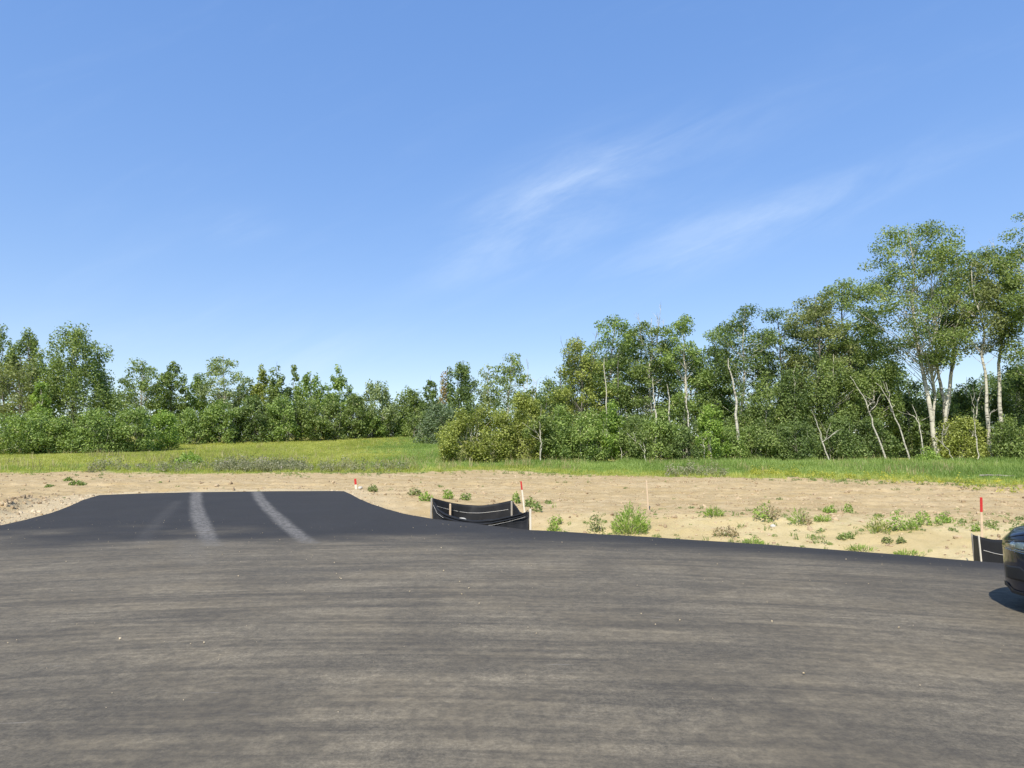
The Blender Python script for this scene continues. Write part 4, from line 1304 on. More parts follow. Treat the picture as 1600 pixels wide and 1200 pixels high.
# ------------------------------------------------------------------ build: trees, stems
for t in TREES:
    tree(**t)
for s in STEMS:
    stem_thing(*s, forks=0 if s[0] == 'bare_aspen' else 2)


def leaf_mass(name, boxes, leaf, label, seed, ll, stems=0):
    """a deep mass of foliage in clumps: depth range, and its top in the picture along x"""
    r = np.random.default_rng(seed)
    VV, FF, TT, k = [], [], [], 0
    for (tops, d0, d1, nclump, per, cr, floor_) in boxes:
        tx, ty = np.array(tops, float).T
        d = r.uniform(d0, d1, nclump)
        px = r.uniform(tx[0], tx[-1], nclump)
        X = (px - 800) / F_PX * d
        g = ground_z(X, d, np.full(nclump, 50.0), detail=False)
        top = np.interp(px, tx, ty) + (fbm(X * .5, d * .15, seed + 2, 3) - .5) * 46
        zt = np.array([at(a, b, c).z for a, b, c in zip(px, top, d)]) - cr * .8
        h = np.maximum(zt - g, .5)
        Zc = g + h * (floor_ + (1 - floor_) * r.uniform(0, 1, nclump) ** .75)
        rc = cr * r.uniform(.6, 1.3, nclump)
        n = nclump * per
        ci = np.repeat(np.arange(nclump), per)
        dv = r.normal(0, 1, (n, 3))
        dv /= np.linalg.norm(dv, axis=1)[:, None]
        C = np.stack([X, d, Zc], 1)[ci] + dv * (rc[ci] * r.uniform(0, 1, n) ** .45)[:, None]
        C[:, 2] = np.maximum(C[:, 2], g[ci] + .05)
        V, q = leaf_geo(r, C, ll * r.uniform(.6, 1.3, n), dv * .9 + np.array([0, 0, .8]), .62)
        VV.append(V); FF.append(q + k); k += len(V)
        TT.append(np.clip(.40 + r.normal(0, .10, nclump)[ci] + r.normal(0, .18, n), 0, 1))
        for i in range(stems):
            a = r.integers(0, nclump)
            V, q = tube(wig(r, np.array([X[a], d[a], g[a] - .1]), np.array([X[a] + r.normal(0, .6), d[a], zt[a] + .4]), 7, .06), np.linspace(.075, .02, 7), 4)
            VV.append(V); FF.append(q + k); k += len(V)
            TT.append(np.full(len(q), 2.0))
    t = np.concatenate(TT)
    o = mesh_np(name, np.concatenate(VV), np.concatenate(FF), None, mats=[LEAF[leaf], BARK['grey']], midx=(t > 1.5).astype(int),
                attrs=[('tint', 'FACE', 'FLOAT', np.minimum(t, 1))])
    return tag(o, label, kind='stuff')


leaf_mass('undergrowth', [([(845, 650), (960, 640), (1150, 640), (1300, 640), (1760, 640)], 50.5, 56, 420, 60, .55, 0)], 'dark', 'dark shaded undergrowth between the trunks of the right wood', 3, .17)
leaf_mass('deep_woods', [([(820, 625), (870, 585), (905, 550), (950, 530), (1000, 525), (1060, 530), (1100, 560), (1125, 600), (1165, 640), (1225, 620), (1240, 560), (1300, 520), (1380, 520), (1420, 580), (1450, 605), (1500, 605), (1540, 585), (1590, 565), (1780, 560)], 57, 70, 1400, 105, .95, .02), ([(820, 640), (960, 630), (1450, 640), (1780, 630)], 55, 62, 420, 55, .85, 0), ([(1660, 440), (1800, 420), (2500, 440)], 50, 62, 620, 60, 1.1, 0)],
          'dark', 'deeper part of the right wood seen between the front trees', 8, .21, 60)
leaf_mass('far_woods', [([(-900, 560), (-500, 570), (-150, 590)], 66, 84, 420, 50, 1.3, 0), ([(-160, 585), (20, 580), (170, 590), (185, 650)], 74, 88, 170, 44, 1.2, 0), ([(175, 640), (215, 610), (300, 605), (400, 600), (540, 605), (570, 625)], 99, 114, 260, 44, 1.2, 0),
                        ([(-160, 668), (170, 662), (280, 655), (540, 650), (690, 650), (880, 650)], 96, 108, 330, 40, 1.0, 0),
                        ([(560, 625), (640, 620), (700, 610), (760, 625), (850, 618), (880, 600)], 98, 116, 260, 44, 1.2, 0)], 'dark', 'far mass of woodland closing the gaps behind the meadow trees', 4, .34, 20)

# ------------------------------------------------------------------ build: ditch things
silt_fence_left()
silt_fence_right()
survey_stake((555, 748), (556.5, 768), 27.6, WOOD_WHITE, .46, 'short red topped stake at the far corner of the asphalt approach', .085)
survey_stake((814, 752), (820.5, 812), 20.2, WOOD_WHITE, .24, 'leaning red topped stake behind the looped silt fence')
survey_stake((1010, 751), (1013, 794), 20.8, WOOD, 0, 'plain unpainted stake on the bank above the big green weed')
survey_stake((1533, 777), (1534, 850), 14.6, WOOD, .28, 'upright stake with dark red top beside the right silt fence', .05)
p = at(710, 809, 18.0); stone('rock', (p.x, p.y, p.z - .06), (.13, .10, .09), 'white rock beside the wooden post inside the looped silt fence', STONE, 3, group='white rocks in the silt fence loop')
p = at(721, 812, 17.8); stone('rock', (p.x, p.y, p.z - .04), (.17, .12, .10), 'larger white rock in the middle of the looped silt fence', STONE, 4, group='white rocks in the silt fence loop')
x, y, z = hit(1208, 823); stone('rock', (x, y, z + .03), (.075, .06, .05), 'pale rock lying on the bank below the half dry weed', STONE, 6)
x, y, z = hit(572, 763); stone('rock', (x - .25, y, z + .05), (.12, .1, .08), 'small pale rock by the short stake', STONE, 8)

# fallen pale pole in the roadside grass
a, b = at(1531, 747.5, 33.5), at(1592, 749.5, 32.6)
V, F_ = tube(wig(np.random.default_rng(5), np.array([0, 0, 0.]), np.array(b - a), 9, .02), np.linspace(.045, .03, 9), 7)
o = mesh_np('fallen_pole', V, F_, BARK['dead'], smooth=True)
o.location = (a.x, a.y, max(a.z, gz(a.x, a.y) + .25))
tag(o, 'pale bare pole lying in the roadside grass at the right', 'branch')

WEEDS = [
    dict(base_px=(986, 833), w_px=62, h_px=40, leaf='lime', style='grassy', dens=2.4, label='big round bright green weed at the asphalt edge', name='weed_bush'),
    dict(base_px=(1196, 813), w_px=42, h_px=22, leaf='lime', second='dry', label='weed half green and half dry brown on the bank'),
    dict(base_px=(1251, 820), w_px=36, h_px=22, leaf='lime', second='dry', style='grassy', label='spiky green weed right of the half dry weed'),
    dict(base_px=(1133, 837), w_px=40, h_px=14, leaf='dry', label='low dry grey brown weed near the asphalt edge'),
    dict(base_px=(1116, 806), w_px=34, h_px=14, leaf='lime', style='grassy', label='light green weed patch high on the bank above the dry one'),
    dict(base_px=(932, 832), w_px=26, h_px=28, leaf='olive', dens=.6, label='sparse tall weed left of the big round weed'),
    dict(base_px=(866, 829), w_px=20, h_px=10, leaf='lime', style='grassy', label='bright low tuft at the asphalt edge right of the looped silt fence'),
    dict(base_px=(868, 818), w_px=22, h_px=16, leaf='lime', dens=.7, label='weed on the sand just above the bright low tuft'),
    dict(base_px=(1178, 849), w_px=32, h_px=9, leaf='lime', style='grassy', label='low bright tuft at the asphalt edge below the low dry weed'),
    dict(base_px=(1477, 819), w_px=26, h_px=13, leaf='lime', label='leafy weed midway along the bank left of the red topped stake'),
    dict(base_px=(1525, 829), w_px=14, h_px=9, leaf='lime', label='small round weed touching the upright red topped stake'),
    dict(base_px=(1546, 824), w_px=22, h_px=9, leaf='olive', dens=.7, label='thin weed right of the upright red topped stake'),
    dict(base_px=(1374, 832), w_px=36, h_px=20, leaf='yellow', style='grassy', label='yellowish weed in the patch halfway along the bank'),
    dict(base_px=(1402, 828), w_px=34, h_px=24, leaf='lime', label='tall green weed in the middle of the bank patch'),
    dict(base_px=(1440, 820), w_px=30, h_px=20, leaf='lime', label='leafy weed at the right end of the bank patch'),
    dict(base_px=(1425, 830), w_px=24, h_px=14, leaf='lime', style='grassy', label='low grassy weed under the leafy end of the bank patch'),
    dict(base_px=(1326, 800), w_px=12, h_px=16, leaf='lime', dens=.7, label='upright weed standing alone at the top of the bank'),
    dict(base_px=(1295, 802), w_px=18, h_px=10, leaf='lime', label='small weed at the bank top left of the upright one'),
    dict(base_px=(1285, 817), w_px=26, h_px=9, leaf='lime', style='grassy', label='flat green weed right of the spiky weed'),
    dict(base_px=(1386, 848), w_px=18, h_px=9, leaf='olive', label='olive weed below the bank patch beside bare sand'),
    dict(base_px=(1408, 853), w_px=14, h_px=8, leaf='olive', label='tiny olive weed right of the one below the bank patch'),
    dict(base_px=(1345, 860), w_px=44, h_px=7, leaf='lime', style='grassy', label='strip of short grass along the asphalt edge, left piece'),
    dict(base_px=(1420, 868), w_px=50, h_px=9, leaf='lime', style='grassy', label='strip of short grass along the asphalt edge, right piece'),
    dict(base_px=(1315, 845), w_px=16, h_px=9, leaf='mid', dens=.6, label='small thin weed on pale sand left of the bank patch'),
    dict(base_px=(664, 783), w_px=20, h_px=14, leaf='lime', label='green weed against the left post of the looped silt fence'),
    dict(base_px=(648, 777), w_px=20, h_px=11, leaf='olive', dens=.7, label='olive weed left of the looped silt fence'),
    dict(base_px=(700, 781), w_px=18, h_px=12, leaf='lime', dens=.8, label='weed peeping over the left half of the looped silt fence'),
    dict(base_px=(728, 783), w_px=18, h_px=11, leaf='mid', dens=.8, label='weed peeping over the middle of the looped silt fence'),
    dict(base_px=(806, 786), w_px=14, h_px=16, leaf='lime', dens=.8, label='upright weed left of the leaning red topped stake'),
    dict(base_px=(828, 791), w_px=20, h_px=16, leaf='mid', label='weed right of the leaning red topped stake'),
    dict(base_px=(839, 800), w_px=18, h_px=14, leaf='mid', dens=.8, label='weed on the sand below and right of the leaning stake'),
    dict(base_px=(856, 786), w_px=14, h_px=8, leaf='mid', label='small dark weed between the leaning stake and the bright tuft'),
    dict(base_px=(583, 770), w_px=16, h_px=9, leaf='olive', label='small weed on gravel right of the short stake'),
    dict(base_px=(121, 758), w_px=24, h_px=7, leaf='mid', label='larger green weed on the bare earth left of the approach'),
    dict(base_px=(107, 752), w_px=12, h_px=6, leaf='mid', label='small weed just above the larger one on the left earth'),
    dict(base_px=(78, 761), w_px=14, h_px=5, leaf='mid', label='leftmost small weed on the bare earth left of the approach'),
    dict(base_px=(296, 727), w_px=40, h_px=17, leaf='lime', dens=1.6, label='bright lime green bush in the meadow left of the thistles', name='meadow_bush', group='bushes in the meadow', cat='bush'),
]
for wd in WEEDS:
    weed(**wd)

# ------------------------------------------------------------------ grass and small stuff
GRASS_M = leaf_mat('grass_meadow', (.270, .310, .060), (.450, .465, .120), (.58, .52, .26), .4, inst=True)
GRASS_G = leaf_mat('grass_green', (.170, .260, .055), (.350, .440, .125), (.52, .49, .22), .4, inst=True)
THIS_M = leaf_mat('thistle_grey_violet', (.17, .19, .085), (.31, .30, .18), (.48, .38, .38), .25, inst=True)
FLOW_M = leaf_mat('wildflower_yellow', (.20, .27, .05), (.48, .46, .07), (.72, .62, .10), .3, inst=True)
WEED_M = leaf_mat('small_weed', (.12, .18, .05), (.27, .33, .11), (.42, .40, .20), .35, inst=True)

meadow_src = [blade_tuft('meadow_tuft', GRASS_M, 16, .23, .21, .0105, .5, k) for k in range(4)]
green_src = [blade_tuft('green_tuft', GRASS_G, 18, .38, .20, .010, .4, 10 + k) for k in range(4)]
weed_src = [blade_tuft('weed_tuft', WEED_M, 11, .16, .09, .012, .8, 40 + k) for k in range(3)]


def leafy_source(name, mat, n, w_, h, L, seed):
    r = np.random.default_rng(seed)
    a, q, t = r.uniform(0, 6.28, n), np.sqrt(r.uniform(0, 1, n)), r.uniform(0, 1, n)
    C = np.stack([np.cos(a) * q * w_, np.sin(a) * q * w_, h * (.08 + t * (1 - .6 * q))], 1)
    V, q4 = leaf_geo(r, C, L * r.uniform(.6, 1.4, n), np.array([0, 0, .8]), .5)
    V[:, 2] = np.maximum(V[:, 2], 0)
    return mesh_np(name, V, q4, mat, link=False, attrs=[('leaf', 'POINT', 'FLOAT', np.repeat(r.uniform(0, 1, n), 4))])


thistle_src = [leafy_source('thistle_plant', THIS_M, 40, .14 + .05 * k, .42 + .12 * k, .10, 20 + k) for k in range(4)]
flower_src = [leafy_source('flower_plant', FLOW_M, 34, .16, .40 + .06 * k, .085, 30 + k) for k in range(3)]
weed_src += [leafy_source('weed_leafy', WEED_M, 22 + 8 * k, .07 + .04 * k, .07 + .05 * k, .075, 60 + k) for k in range(4)]


def field_pts(n, d0, d1, p=1.0, spread=.95):
    d = d0 + (d1 - d0) * rng.uniform(0, 1, n) ** p
    x = rng.uniform(-spread, spread, n) * d
    return x, d


def put(x, y):
    return np.stack([x, y, ground_z(x, y) - .02], 1)


# meadow (left and middle)
x, y = field_pts(185000, 26, 104, 1.2)
g = y - grass_edge(x)
treeline = np.interp((x / y) * F_PX + 800, [-200, 100, 240, 280, 520, 620, 680, 690, 2000], [58, 60, 66, 79, 88, 95, 90, 46, 46])
ok = (g > rng.uniform(-1.2, 1.5, len(x))) & (y < treeline + 1.0) & ((x / y * F_PX + 800 < 705) | (y < 47.5))
x, y, g = x[ok], y[ok], g[ok]
pxx = x / y * F_PX + 800
right = sstep(560, 700, pxx + (fbm(x * .3, y * .3, 77, 3) - .5) * 160)
lush = np.maximum(right * sstep(.8, 3.5, g + (fbm(x * .6, y * .6, 78, 3) - .5) * 3), (1 - sstep(1.0, 5.5, g + (fbm(x * .4, y * .4, 79, 3) - .5) * 3)) * .8)
is_green = rng.uniform(0, 1, len(x)) < lush
rut = np.minimum(np.abs(x - np.interp(y, [42, 60, 80], [-5.4, -6.2, -8.4])), np.abs(x - np.interp(y, [42, 60, 80], [-3.9, -4.8, -7.0]))) < .16
tan_zone = sstep(300, 180, pxx) * sstep(3, 6, g) * (1 - sstep(12, 18, g))
patch = fbm(x * .22, y * .14, 80, 4)
tint = np.clip(.30 + (patch - .5) * 1.3 + rng.normal(0, .12, len(x)) + .42 * tan_zone + .12 * sstep(52, 70, y), 0, 1)
m = ~is_green & ~rut
sz = (.65 + .5 * rng.uniform(0, 1, len(x))) * (1 + .25 * sstep(60, 95, y))
scatter('meadow_grass', put(x[m], y[m]), rand_rot(m.sum()), sz[m], tint[m], meadow_src, 'yellow green meadow grass rising to the crest between the woods')
m = is_green
tall = .28 + .62 * sstep(.8, 5.0, g) + .25 * sstep(850, 1150, pxx) * sstep(2, 6, g)
tall = tall * (.62 + .8 * fbm(x * .9, y * .7, 83, 3))
tint = np.clip(.34 + (patch - .5) * 1.2 + rng.normal(0, .13, len(x)) + .40 * sstep(900, 1200, pxx) * (1 - sstep(.5, 4.5, g)), 0, 1)
scatter('roadside_grass', put(x[m], y[m]), rand_rot(m.sum()), (sz * tall)[m], tint[m], green_src, 'lush green grass along the far side of the bare earth')

# tall seed stalks standing above the grass
SEED_M = leaf_mat('seed_stalk', (.27, .25, .10), (.44, .38, .19), (.56, .47, .30), .3, inst=True)
seed_src = [blade_tuft('seed_stalk_tuft', SEED_M, 7, .62, .22, .013, .22, 80 + k) for k in range(3)]
ks = (rng.uniform(0, 1, len(x)) < .035 * sstep(.42, .62, fbm(x * .3, y * .3, 84, 3)) * (1.6 - sstep(45, 75, y))) & (g > 1.0)
scatter('seed_stalks', put(x[ks], y[ks]), rand_rot(ks.sum(), .15), rng.uniform(.6, 1.2, ks.sum()), rng.uniform(0, 1, ks.sum()), seed_src, 'tall pale grass stalks gone to seed in the meadow')

# thistles and taller weeds at the meadow edge
xs, ys = [], []
for (p0, p1, a, b, n) in ((340, 478, 1.0, 6.0, 430), (478, 640, .4, 5, 110), (140, 345, .3, 5, 110), (1040, 1130, .4, 4.0, 50)):
    pxv = rng.uniform(p0, p1, n)
    e = 42.0
    X = (pxv - 800) / F_PX * e
    Y = grass_edge(X) + rng.uniform(a, b, n)
    xs.append((pxv - 800) / F_PX * Y); ys.append(Y)
x, y = np.concatenate(xs), np.concatenate(ys)
scatter('thistle_patch', put(x, y), rand_rot(len(x), .1), rng.uniform(.6, 1.25, len(x)), np.clip(.45 + rng.normal(0, .28, len(x)), 0, 1), thistle_src, 'grey violet thistles and tall weeds at the meadow edge')
xs, ys = [], []
for (p0, p1, a, b, n) in ((1170, 1205, 1.4, 6.5, 150), (1205, 1245, 1.2, 6.5, 90), (1245, 1340, .6, 6, 50), (1340, 1620, .2, 5, 70)):
    pxv = rng.uniform(p0, p1, n)
    X = (pxv - 800) / F_PX * 37
    Y = grass_edge(X) + rng.uniform(a, b, n)
    xs.append((pxv - 800) / F_PX * Y); ys.append(Y)
x, y = np.concatenate(xs), np.concatenate(ys)
scatter('yellow_wildflowers', put(x, y), rand_rot(len(x), .1), rng.uniform(.5, 1.15, len(x)), np.clip(.40 + rng.normal(0, .28, len(x)), 0, 1), flower_src, 'yellow wildflowers in the roadside grass below the right wood')

# small weeds over the bank and sprinkled on the bare earth
x, y = field_pts(34000, 11.2, 40, 1.0)
s = signed_dist(x, y)
cl = fbm(x * .45, y * .55, 91, 4)
bankish = sstep(-3, 0, x) * (1 - sstep(19.5, 22.5, y + .08 * np.maximum(x, 0)))
edge_f = sstep(-4.0, -.5, y - grass_edge(x)) * (1 + 1.2 * sstep(5, 14, x))
prob = bankish * (sstep(.45, .64, cl) * .42 + .02) + edge_f * sstep(.42, .66, cl) * .55 + .006 + .02 * sstep(.55, .75, cl)
ok = (s > .10) & (y < grass_edge(x) + .5) & ~((x > -2.6) & (x < .8) & (y > 15.2) & (y < 19.6)) & ~((x > 7) & (y < 12.2)) & (rng.uniform(0, 1, len(x)) < prob)
x, y = x[ok], y[ok]
scatter('small_weeds', put(x, y), rand_rot(len(x), .3), (.22 + .75 * rng.uniform(0, 1, len(x)) ** 2.2), np.clip(.42 + rng.normal(0, .24, len(x)), 0, 1), weed_src, 'small sparse weeds sprinkled over the bank and the bare earth')


def clod_src(name, mat, k, flat=.7):
    out = []
    for i in range(k):
        r = np.random.default_rng(100 + i)
        bm = bmesh.new()
        bmesh.ops.create_icosphere(bm, subdivisions=1, radius=1)
        for v in bm.verts:
            v.co *= r.uniform(.68, 1.2)
            v.co.z *= flat
        me = bpy.data.meshes.new(name)
        bm.to_mesh(me)
        bm.free()
        me.materials.append(mat)
        out.append(bpy.data.objects.new(name, me))
    return out


def clod_mat(name, a, b):
    m, w, out = new_mat(name)
    t = w.attr('tint', 'INSTANCER').outputs['Fac']
    p = pbsdf(w, w.mix(t, a, b), .95, .1)
    w.l(p.outputs[0], out.inputs[0])
    return m


CLOD = clod_src('clod', clod_mat('earth_clod', (.25, .18, .105), (.48, .37, .23)), 4)
GRAV = clod_src('gravel_stone', clod_mat('gravel_stone', (.36, .275, .165), (.57, .465, .31)), 4)
x, y = field_pts(90000, 11, 38, 1.1)
s = signed_dist(x, y)
cl = fbm(x * .5, y * 1.1, 95, 4)
ridge = np.exp(-((s - 1.7) / .38) ** 2) * sstep(-10, -12.5, x) * (1 - sstep(22, 25, y))
ok = (s > .15) & (y < grass_edge(x) + .6) & (rng.uniform(0, 1, len(x)) < .10 + .55 * sstep(.5, .72, cl) + ridge)
x, y, rg = x[ok], y[ok], ridge[ok]
sz = rng.lognormal(-3.75, .55, len(x)) * (1 + .9 * rg)
scatter('dirt_clods', put(x, y) + np.array([0, 0, .015]), rand_rot(len(x), .6), np.clip(sz, .012, .13), rng.uniform(0, 1, len(x)), CLOD, 'crumbled clods of dry earth over the graded ground')
x2 = rng.uniform(-18.5, -10.5, 9000); y2 = rng.uniform(13.5, 24.8, 9000)
s2 = signed_dist(x2, y2)
x3 = rng.uniform(-7.5, 1, 5200); y3 = rng.uniform(16, 28, 5200)
s3 = signed_dist(x3, y3)
k2 = (s2 > .01) & (s2 < rng.uniform(.1, 1.5, 9000)); k3 = (s3 > .01) & (s3 < rng.uniform(.05, .9, 5200))
x4 = rng.uniform(-15, 9, 22000); y4 = rng.uniform(9, 27, 22000)
s4 = signed_dist(x4, y4)
k4 = (s4 > -.10 * rng.uniform(0, 1, 22000) ** 3) & (s4 < .25 * rng.uniform(0, 1, 22000))
x, y = np.concatenate([x2[k2], x3[k3], x4[k4]]), np.concatenate([y2[k2], y3[k3], y4[k4]])
scatter('gravel', put(x, y) + np.array([0, 0, .01]), rand_rot(len(x), .6), np.clip(rng.lognormal(-3.7, .5, len(x)), .01, .09), rng.uniform(0, 1, len(x)), GRAV, 'pale gravel shoulder along the asphalt edge')
x = rng.uniform(-14, 10, 620); y = 4.5 + 13 * rng.uniform(0, 1, 620) ** .8
ok = signed_dist(x, y) < -.2
x, y = x[ok], y[ok]
scatter('road_grit', np.stack([x, y, A_z(y) + .012], 1), rand_rot(len(x), .6), np.clip(rng.lognormal(-5.5, .5, len(x)), .003, .011), rng.uniform(.3, 1, len(x)), GRAV, 'loose pale grit scattered on the asphalt')


# ------------------------------------------------------------------ car
def build_car():
    PAINT, w, out = new_mat('dark_blue_car_paint')
    p = pbsdf(w, (.008, .011, .024), .28, .35)
    p.inputs['Coat Weight'].default_value = .55
    p.inputs['Coat Roughness'].default_value = .03
    nz = w.noise(w.n('ShaderNodeTexCoord').outputs['Object'], 3, 4, .6)
    w.l(w.math('ADD', .24, w.math('MULTIPLY', nz, .14)), p.inputs['Roughness'])
    w.l(p.outputs[0], out.inputs[0])
    BLACK = simple_mat('black_trim', (.015, .015, .016), .55, .4, .2, 10)
    RUBBER = simple_mat('tyre_rubber', (.02, .02, .021), .85, .2, .2, 14)
    ALLOY = simple_mat('alloy_rim', (.45, .45, .47), .3, .5, .1, 8, metal=.9)
    GLASS, w, out = new_mat('tinted_glass')
    p = pbsdf(w, (.012, .014, .016), .04, .6)
    w.l(p.outputs[0], out.inputs[0])
    LENS, w, out = new_mat('headlight_lens')
    p = pbsdf(w, (.9, .9, .88), .03, .5)
    p.inputs['Transmission Weight'].default_value = 1.0
    p.inputs['IOR'].default_value = 1.15
    w.l(p.outputs[0], out.inputs[0])
    CHROME = simple_mat('headlight_reflector', (.58, .57, .50), .30, .5, .15, 12, metal=.95)

    def Wd(x):                              # half width in plan, nose at x = 0, tail at -4.7
        q = np.clip((x + 1.0) / 1.0, 0, 1)
        q2 = np.clip((-x - 3.9) / .8, 0, 1)
        return .925 * np.clip(1 - q ** 3.0, 0, 1) ** .5 * np.clip(1 - q2 ** 3.2, 0, 1) ** .5 + .015
    def Zs(x):                              # shoulder
        return np.interp(x, [-4.7, -4.4, -3.6, -1.6, -1.1, -.6, -.3, -.12, 0], [.86, .99, 1.0, .975, .955, .905, .855, .80, .70])
    def Zb(x):
        return np.interp(x, [-4.7, -4.3, -3.9, -.9, -.4, -.12, 0], [.45, .25, .19, .19, .19, .21, .30])
    def side(x, z):
        zb, zs = Zb(x), Zs(x)
        v = np.clip((z - zb) / (zs - zb), 0, 1)
        return Wd(x) * (.90 + .10 * np.sin(np.pi * np.clip(v * .9 + .12, 0, 1)) ** .8 - .035 * v ** 3)

    root = thing('parked_car', (0, 0, 0), 'dark blue car, only its front corner and headlight in view', 'car')
    xs = np.concatenate([np.linspace(-4.7, -4.4, 8), np.linspace(-4.2, -1.1, 16), np.linspace(-1.0, -.25, 14), np.linspace(-.21, 0, 12)])
    nv, nt = 14, 7
    V = []
    for x in xs:
        ring = []
        for v in np.linspace(0, 1, nv):
            z = Zb(x) + v * (Zs(x) - Zb(x))
            ring.append((x, float(side(x, z)), float(z)))
        y1 = float(side(x, Zs(x)))
        crown = np.interp(x, [-4.7, -4.2, -1.5, -.6, -.12, 0], [.03, .05, .075, .075, .05, .02])
        for k in range(1, nt + 1):
            f = k / nt
            ring.append((x, y1 * (1 - f), float(Zs(x) + crown * math.sin(f * math.pi / 2) ** .8)))
        full = [(a, b, c) for a, b, c in ring] + [(a, -b, c) for a, b, c in ring[-2::-1]]
        V.append(full)
    V = np.array(V)
    n, m = V.shape[:2]
    idx = np.arange(n * m).reshape(n, m)
    nx = np.roll(idx, -1, 1)
    q = np.stack([idx[:-1], idx[1:], nx[1:], nx[:-1]], -1).reshape(-1, 4)
    caps = [idx[0][::-1].tolist(), idx[-1].tolist()]
    body = mesh_np('body', V.reshape(-1, 3), [q, np.array([caps[0]]), np.array([caps[1]])], PAINT, root, smooth=True)
    bmx = bmesh.new(); bmx.from_mesh(body.data); bmesh.ops.recalc_face_normals(bmx, faces=bmx.faces[:]); bmx.to_mesh(body.data); bmx.free()

    def patch(name, x0, x1, zlo, zhi, sgn, off, mat, parent=root, nx_=14, nz_=8):
        xx = np.linspace(x0, x1, nx_)
        P = []
        for x in xx:
            lo, hi = zlo(x), zhi(x)
            for z in np.linspace(lo, hi, nz_):
                e = 1e-3
                P.append((x + off * .35, sgn * (float(side(x, z)) + off), z))
        ii = np.arange(nx_ * nz_).reshape(nx_, nz_)
        qq = np.stack([ii[:-1, :-1], ii[1:, :-1], ii[1:, 1:], ii[:-1, 1:]], -1).reshape(-1, 4)
        o = mesh_np(name, np.array(P), qq, mat, parent, smooth=True)
        md = o.modifiers.new('thick', 'SOLIDIFY'); md.thickness = .006; md.offset = 0
        return o
    for sgn in (1, -1):
        hl = patch('headlight', -.62, -.035, lambda x: np.interp(x, [-.62, -.3, -.035], [.735, .635, .66]), lambda x: np.interp(x, [-.62, -.3, -.1, -.035], [.80, .785, .745, .70]), sgn, .004, BLACK)
        for c, rr in ((-.16, .045), (-.30, .05)):
            bm = bmesh.new()
            bmesh.ops.create_uvsphere(bm, u_segments=16, v_segments=8, radius=rr)
            for v in bm.verts:
                v.co.y *= .35
            o = bm_obj('reflector', bm, CHROME, hl, True)
            o.location = (c + .01, sgn * (float(side(c, .70)) + .004), .70)
            o.rotation_euler = (0, 0, sgn * -.55)
        patch('light_bowl', -.40, -.075, lambda x: np.interp(x, [-.40, -.075], [.668, .678]), lambda x: np.interp(x, [-.40, -.2, -.075], [.765, .745, .708]), sgn, .008, CHROME, hl)
        st = patch('light_strip', -.55, -.06, lambda x: np.interp(x, [-.62, -.3, -.035], [.745, .648, .668]), lambda x: np.interp(x, [-.62, -.3, -.035], [.757, .662, .678]), sgn, .010, CHROME, hl, 14, 3)
        patch('lens', -.61, -.04, lambda x: np.interp(x, [-.62, -.3, -.035], [.737, .637, .662]), lambda x: np.interp(x, [-.62, -.3, -.1, -.035], [.798, .783, .743, .698]), sgn, .028, LENS, hl)
        patch('air_intake', -.34, -.05, lambda x: np.interp(x, [-.34, -.05], [.36, .34]), lambda x: np.interp(x, [-.34, -.2, -.05], [.38, .50, .47]), sgn, .004, BLACK)
        patch('bumper_lip', -.55, -.02, lambda x: .20 + 0 * x if x < -.1 else .24, lambda x: .235 if x < -.1 else .285, sgn, .012, BLACK)
        patch('sill', -3.4, -1.35, lambda x: .20, lambda x: .30, sgn, .012, BLACK)
        # shut line of the bonnet
        patch('bonnet_gap', -1.45, -.10, lambda x: Zs(x) - .016, lambda x: Zs(x) - .008, sgn, .0035, BLACK, root, 20, 2)
        for hx, nm in ((-1.62, 'door'), (-2.72, 'door')):
            patch(nm, hx - 1.0, hx, lambda x: .32, lambda x: .96, sgn, .004, PAINT)
            patch('door_handle', hx - .88, hx - .70, lambda x: .845, lambda x: .868, sgn, .03, PAINT, None or root, 6, 3)
        patch('tail_light', -4.66, -4.35, lambda x: .76, lambda x: .87, sgn, .006, RED)
        for wx in (-.92, -3.72):
            wheel = thing('wheel', (wx, sgn * .84, .335), None, None)
            wheel.parent = root
            bm = bmesh.new()
            prof = [(.215, .10), (.235, .115), (.30, .118), (.328, .10), (.335, .06), (.335, -.06), (.328, -.10), (.30, -.118), (.235, -.115), (.215, -.10)]
            rings = [[bm.verts.new((math.cos(a) * rr, yy, math.sin(a) * rr)) for rr, yy in prof] for a in np.linspace(0, 2 * math.pi, 36, endpoint=False)]
            for i in range(36):
                A, B = rings[i], rings[(i + 1) % 36]
                for k in range(len(prof)):
                    k2 = (k + 1) % len(prof)
                    bm.faces.new((A[k], A[k2], B[k2], B[k]))
            bm_obj('tyre', bm, RUBBER, wheel, True)
            bm = bmesh.new()
            ring = [[bm.verts.new((math.cos(a) * rr, sgn * yy, math.sin(a) * rr)) for rr, yy in ((.222, .095), (.205, .10), (.195, .05))] for a in np.linspace(0, 2 * math.pi, 36, endpoint=False)]
            for i in range(36):
                A, B = ring[i], ring[(i + 1) % 36]
                for k in range(2):
                    bm.faces.new((A[k], A[k + 1], B[k + 1], B[k]))
            for k in range(5):
                for dx in (-.05, .05):
                    a = k * 2 * math.pi / 5
                    c, s_ = math.cos(a), math.sin(a)
                    pts = [(.04, dx * .4 - .012), (.20, dx - .012), (.20, dx + .012), (.04, dx * .4 + .012)]
                    top = [bm.verts.new((c * u - s_ * t, sgn * .088, s_ * u + c * t)) for u, t in pts]
                    bot = [bm.verts.new((c * u - s_ * t, sgn * .060, s_ * u + c * t)) for u, t in pts]
                    bm.faces.new(top)
                    for j in range(4):
                        bm.faces.new((top[j], top[(j + 1) % 4], bot[(j + 1) % 4], bot[j]))
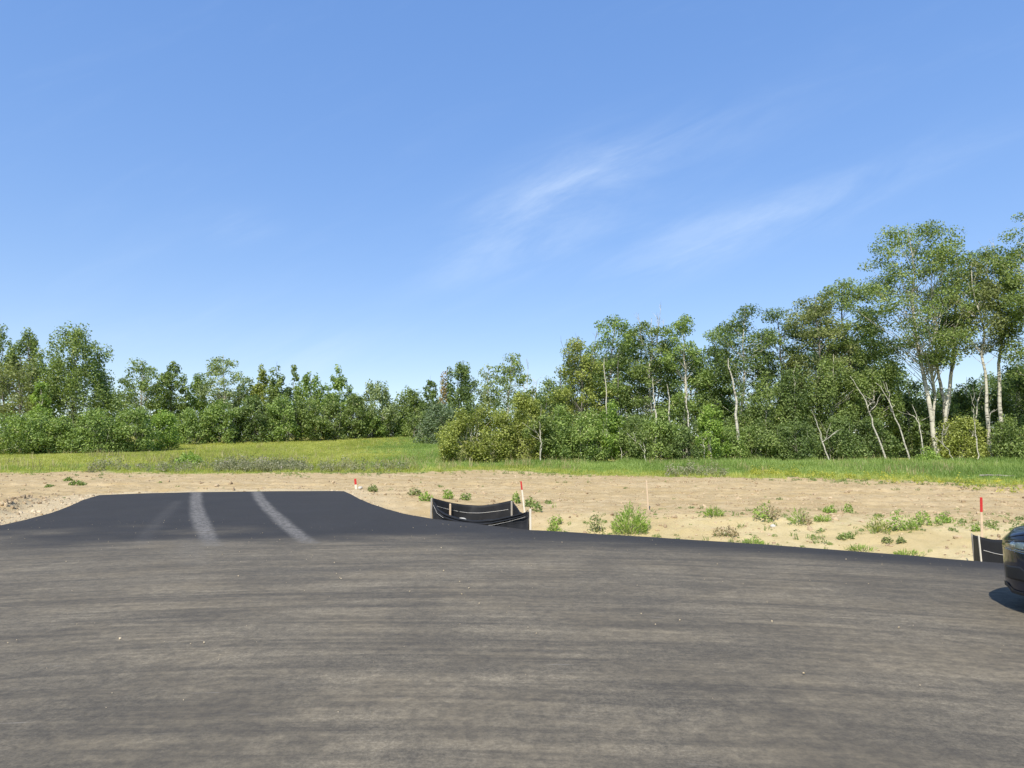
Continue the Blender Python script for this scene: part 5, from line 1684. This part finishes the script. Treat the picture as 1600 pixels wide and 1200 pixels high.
            bmesh.ops.create_cone(bm, segments=16, radius1=.05, radius2=.05, depth=.05, cap_ends=True, matrix=Matrix.Translation((0, sgn * .07, 0)) @ Matrix.Rotation(math.pi / 2, 4, 'X'))
            bm_obj('rim', bm, ALLOY, wheel)
            # dark wheel arch liner ring standing just proud of the flank
            bm = bmesh.new()
            prev = None
            yo = float(side(wx, .55))
            for a in np.linspace(-.15, math.pi + .15, 28):
                r1 = [bm.verts.new((wx + math.cos(a) * rr, sgn * (yo + yy), .335 + math.sin(a) * rr)) for rr, yy in ((.34, -.03), (.34, .012), (.385, .012), (.39, -.03))]
                if prev:
                    for k in range(3):
                        bm.faces.new((prev[k], prev[k + 1], r1[k + 1], r1[k]))
                prev = r1
            bm_obj('wheel_arch', bm, BLACK, root, True)
        # mirror
        bm = bmesh.new()
        bmesh.ops.create_uvsphere(bm, u_segments=16, v_segments=10, radius=.1)
        for v in bm.verts:
            v.co = Vector((v.co.x * .8, v.co.y * 1.15, v.co.z * .75))
        o = bm_obj('side_mirror', bm, PAINT, root, True)
        o.location = (-1.75, sgn * 1.02, 1.06)
    # grille
    bm = bmesh.new()
    for k in (-1, 1):
        pts = [(-.03, k * .04, .42), (-.05, k * .26, .44), (-.07, k * .28, .62), (-.045, k * .05, .64)]
        a = [bm.verts.new(p_) for p_ in pts]
        b = [bm.verts.new((p_[0] - .25, p_[1], p_[2])) for p_ in pts]
        bm.faces.new(a)
        for j in range(4):
            bm.faces.new((a[j], a[(j + 1) % 4], b[(j + 1) % 4], b[j]))
    bm_obj('grille', bm, BLACK, root)
    # greenhouse: pillars and roof in paint, glass set in
    st = [(-1.45, .70, .985, .0), (-2.15, .60, 1.40, 1), (-2.7, .60, 1.445, 1), (-3.3, .58, 1.42, 1), (-4.15, .66, 1.02, 0)]
    bm = bmesh.new()
    lo = [(x, .78 if i in (0, 4) else .84, .985 if x > -4 else 1.0) for i, (x, *_r) in enumerate(st)]
    rows = []
    for (x, hw, zt, _), (_, lw, lz) in zip(st, lo):
        rows.append([bm.verts.new(c) for c in ((x, lw, lz), (x, hw + .06, (lz + zt) / 2 + .06), (x, hw, zt - .03), (x, hw * .5, zt + .012), (x, 0, zt + .02), (x, -hw * .5, zt + .012), (x, -hw, zt - .03), (x, -hw - .06, (lz + zt) / 2 + .06), (x, -lw, lz))])
    for A, B in zip(rows[:-1], rows[1:]):
        for k in range(8):
            bm.faces.new((A[k], B[k], B[k + 1], A[k + 1]))
    bmesh.ops.recalc_face_normals(bm, faces=bm.faces[:])
    fs = list(bm.faces)
    for i, f in enumerate(fs):
        seg, k = divmod(i, 8)
        f.material_index = 1 if (seg in (0, 3)) or k in (0, 1, 6, 7) else 0
    bm_obj('cabin', bm, [PAINT, GLASS], root, True)
    return root


car = build_car()
HEAD = R(139)
car.rotation_euler = (0, 0, HEAD)
# put the nose so that its left front corner stands at the frame's right edge
car.location = (5.60, 7.92, 0.0)
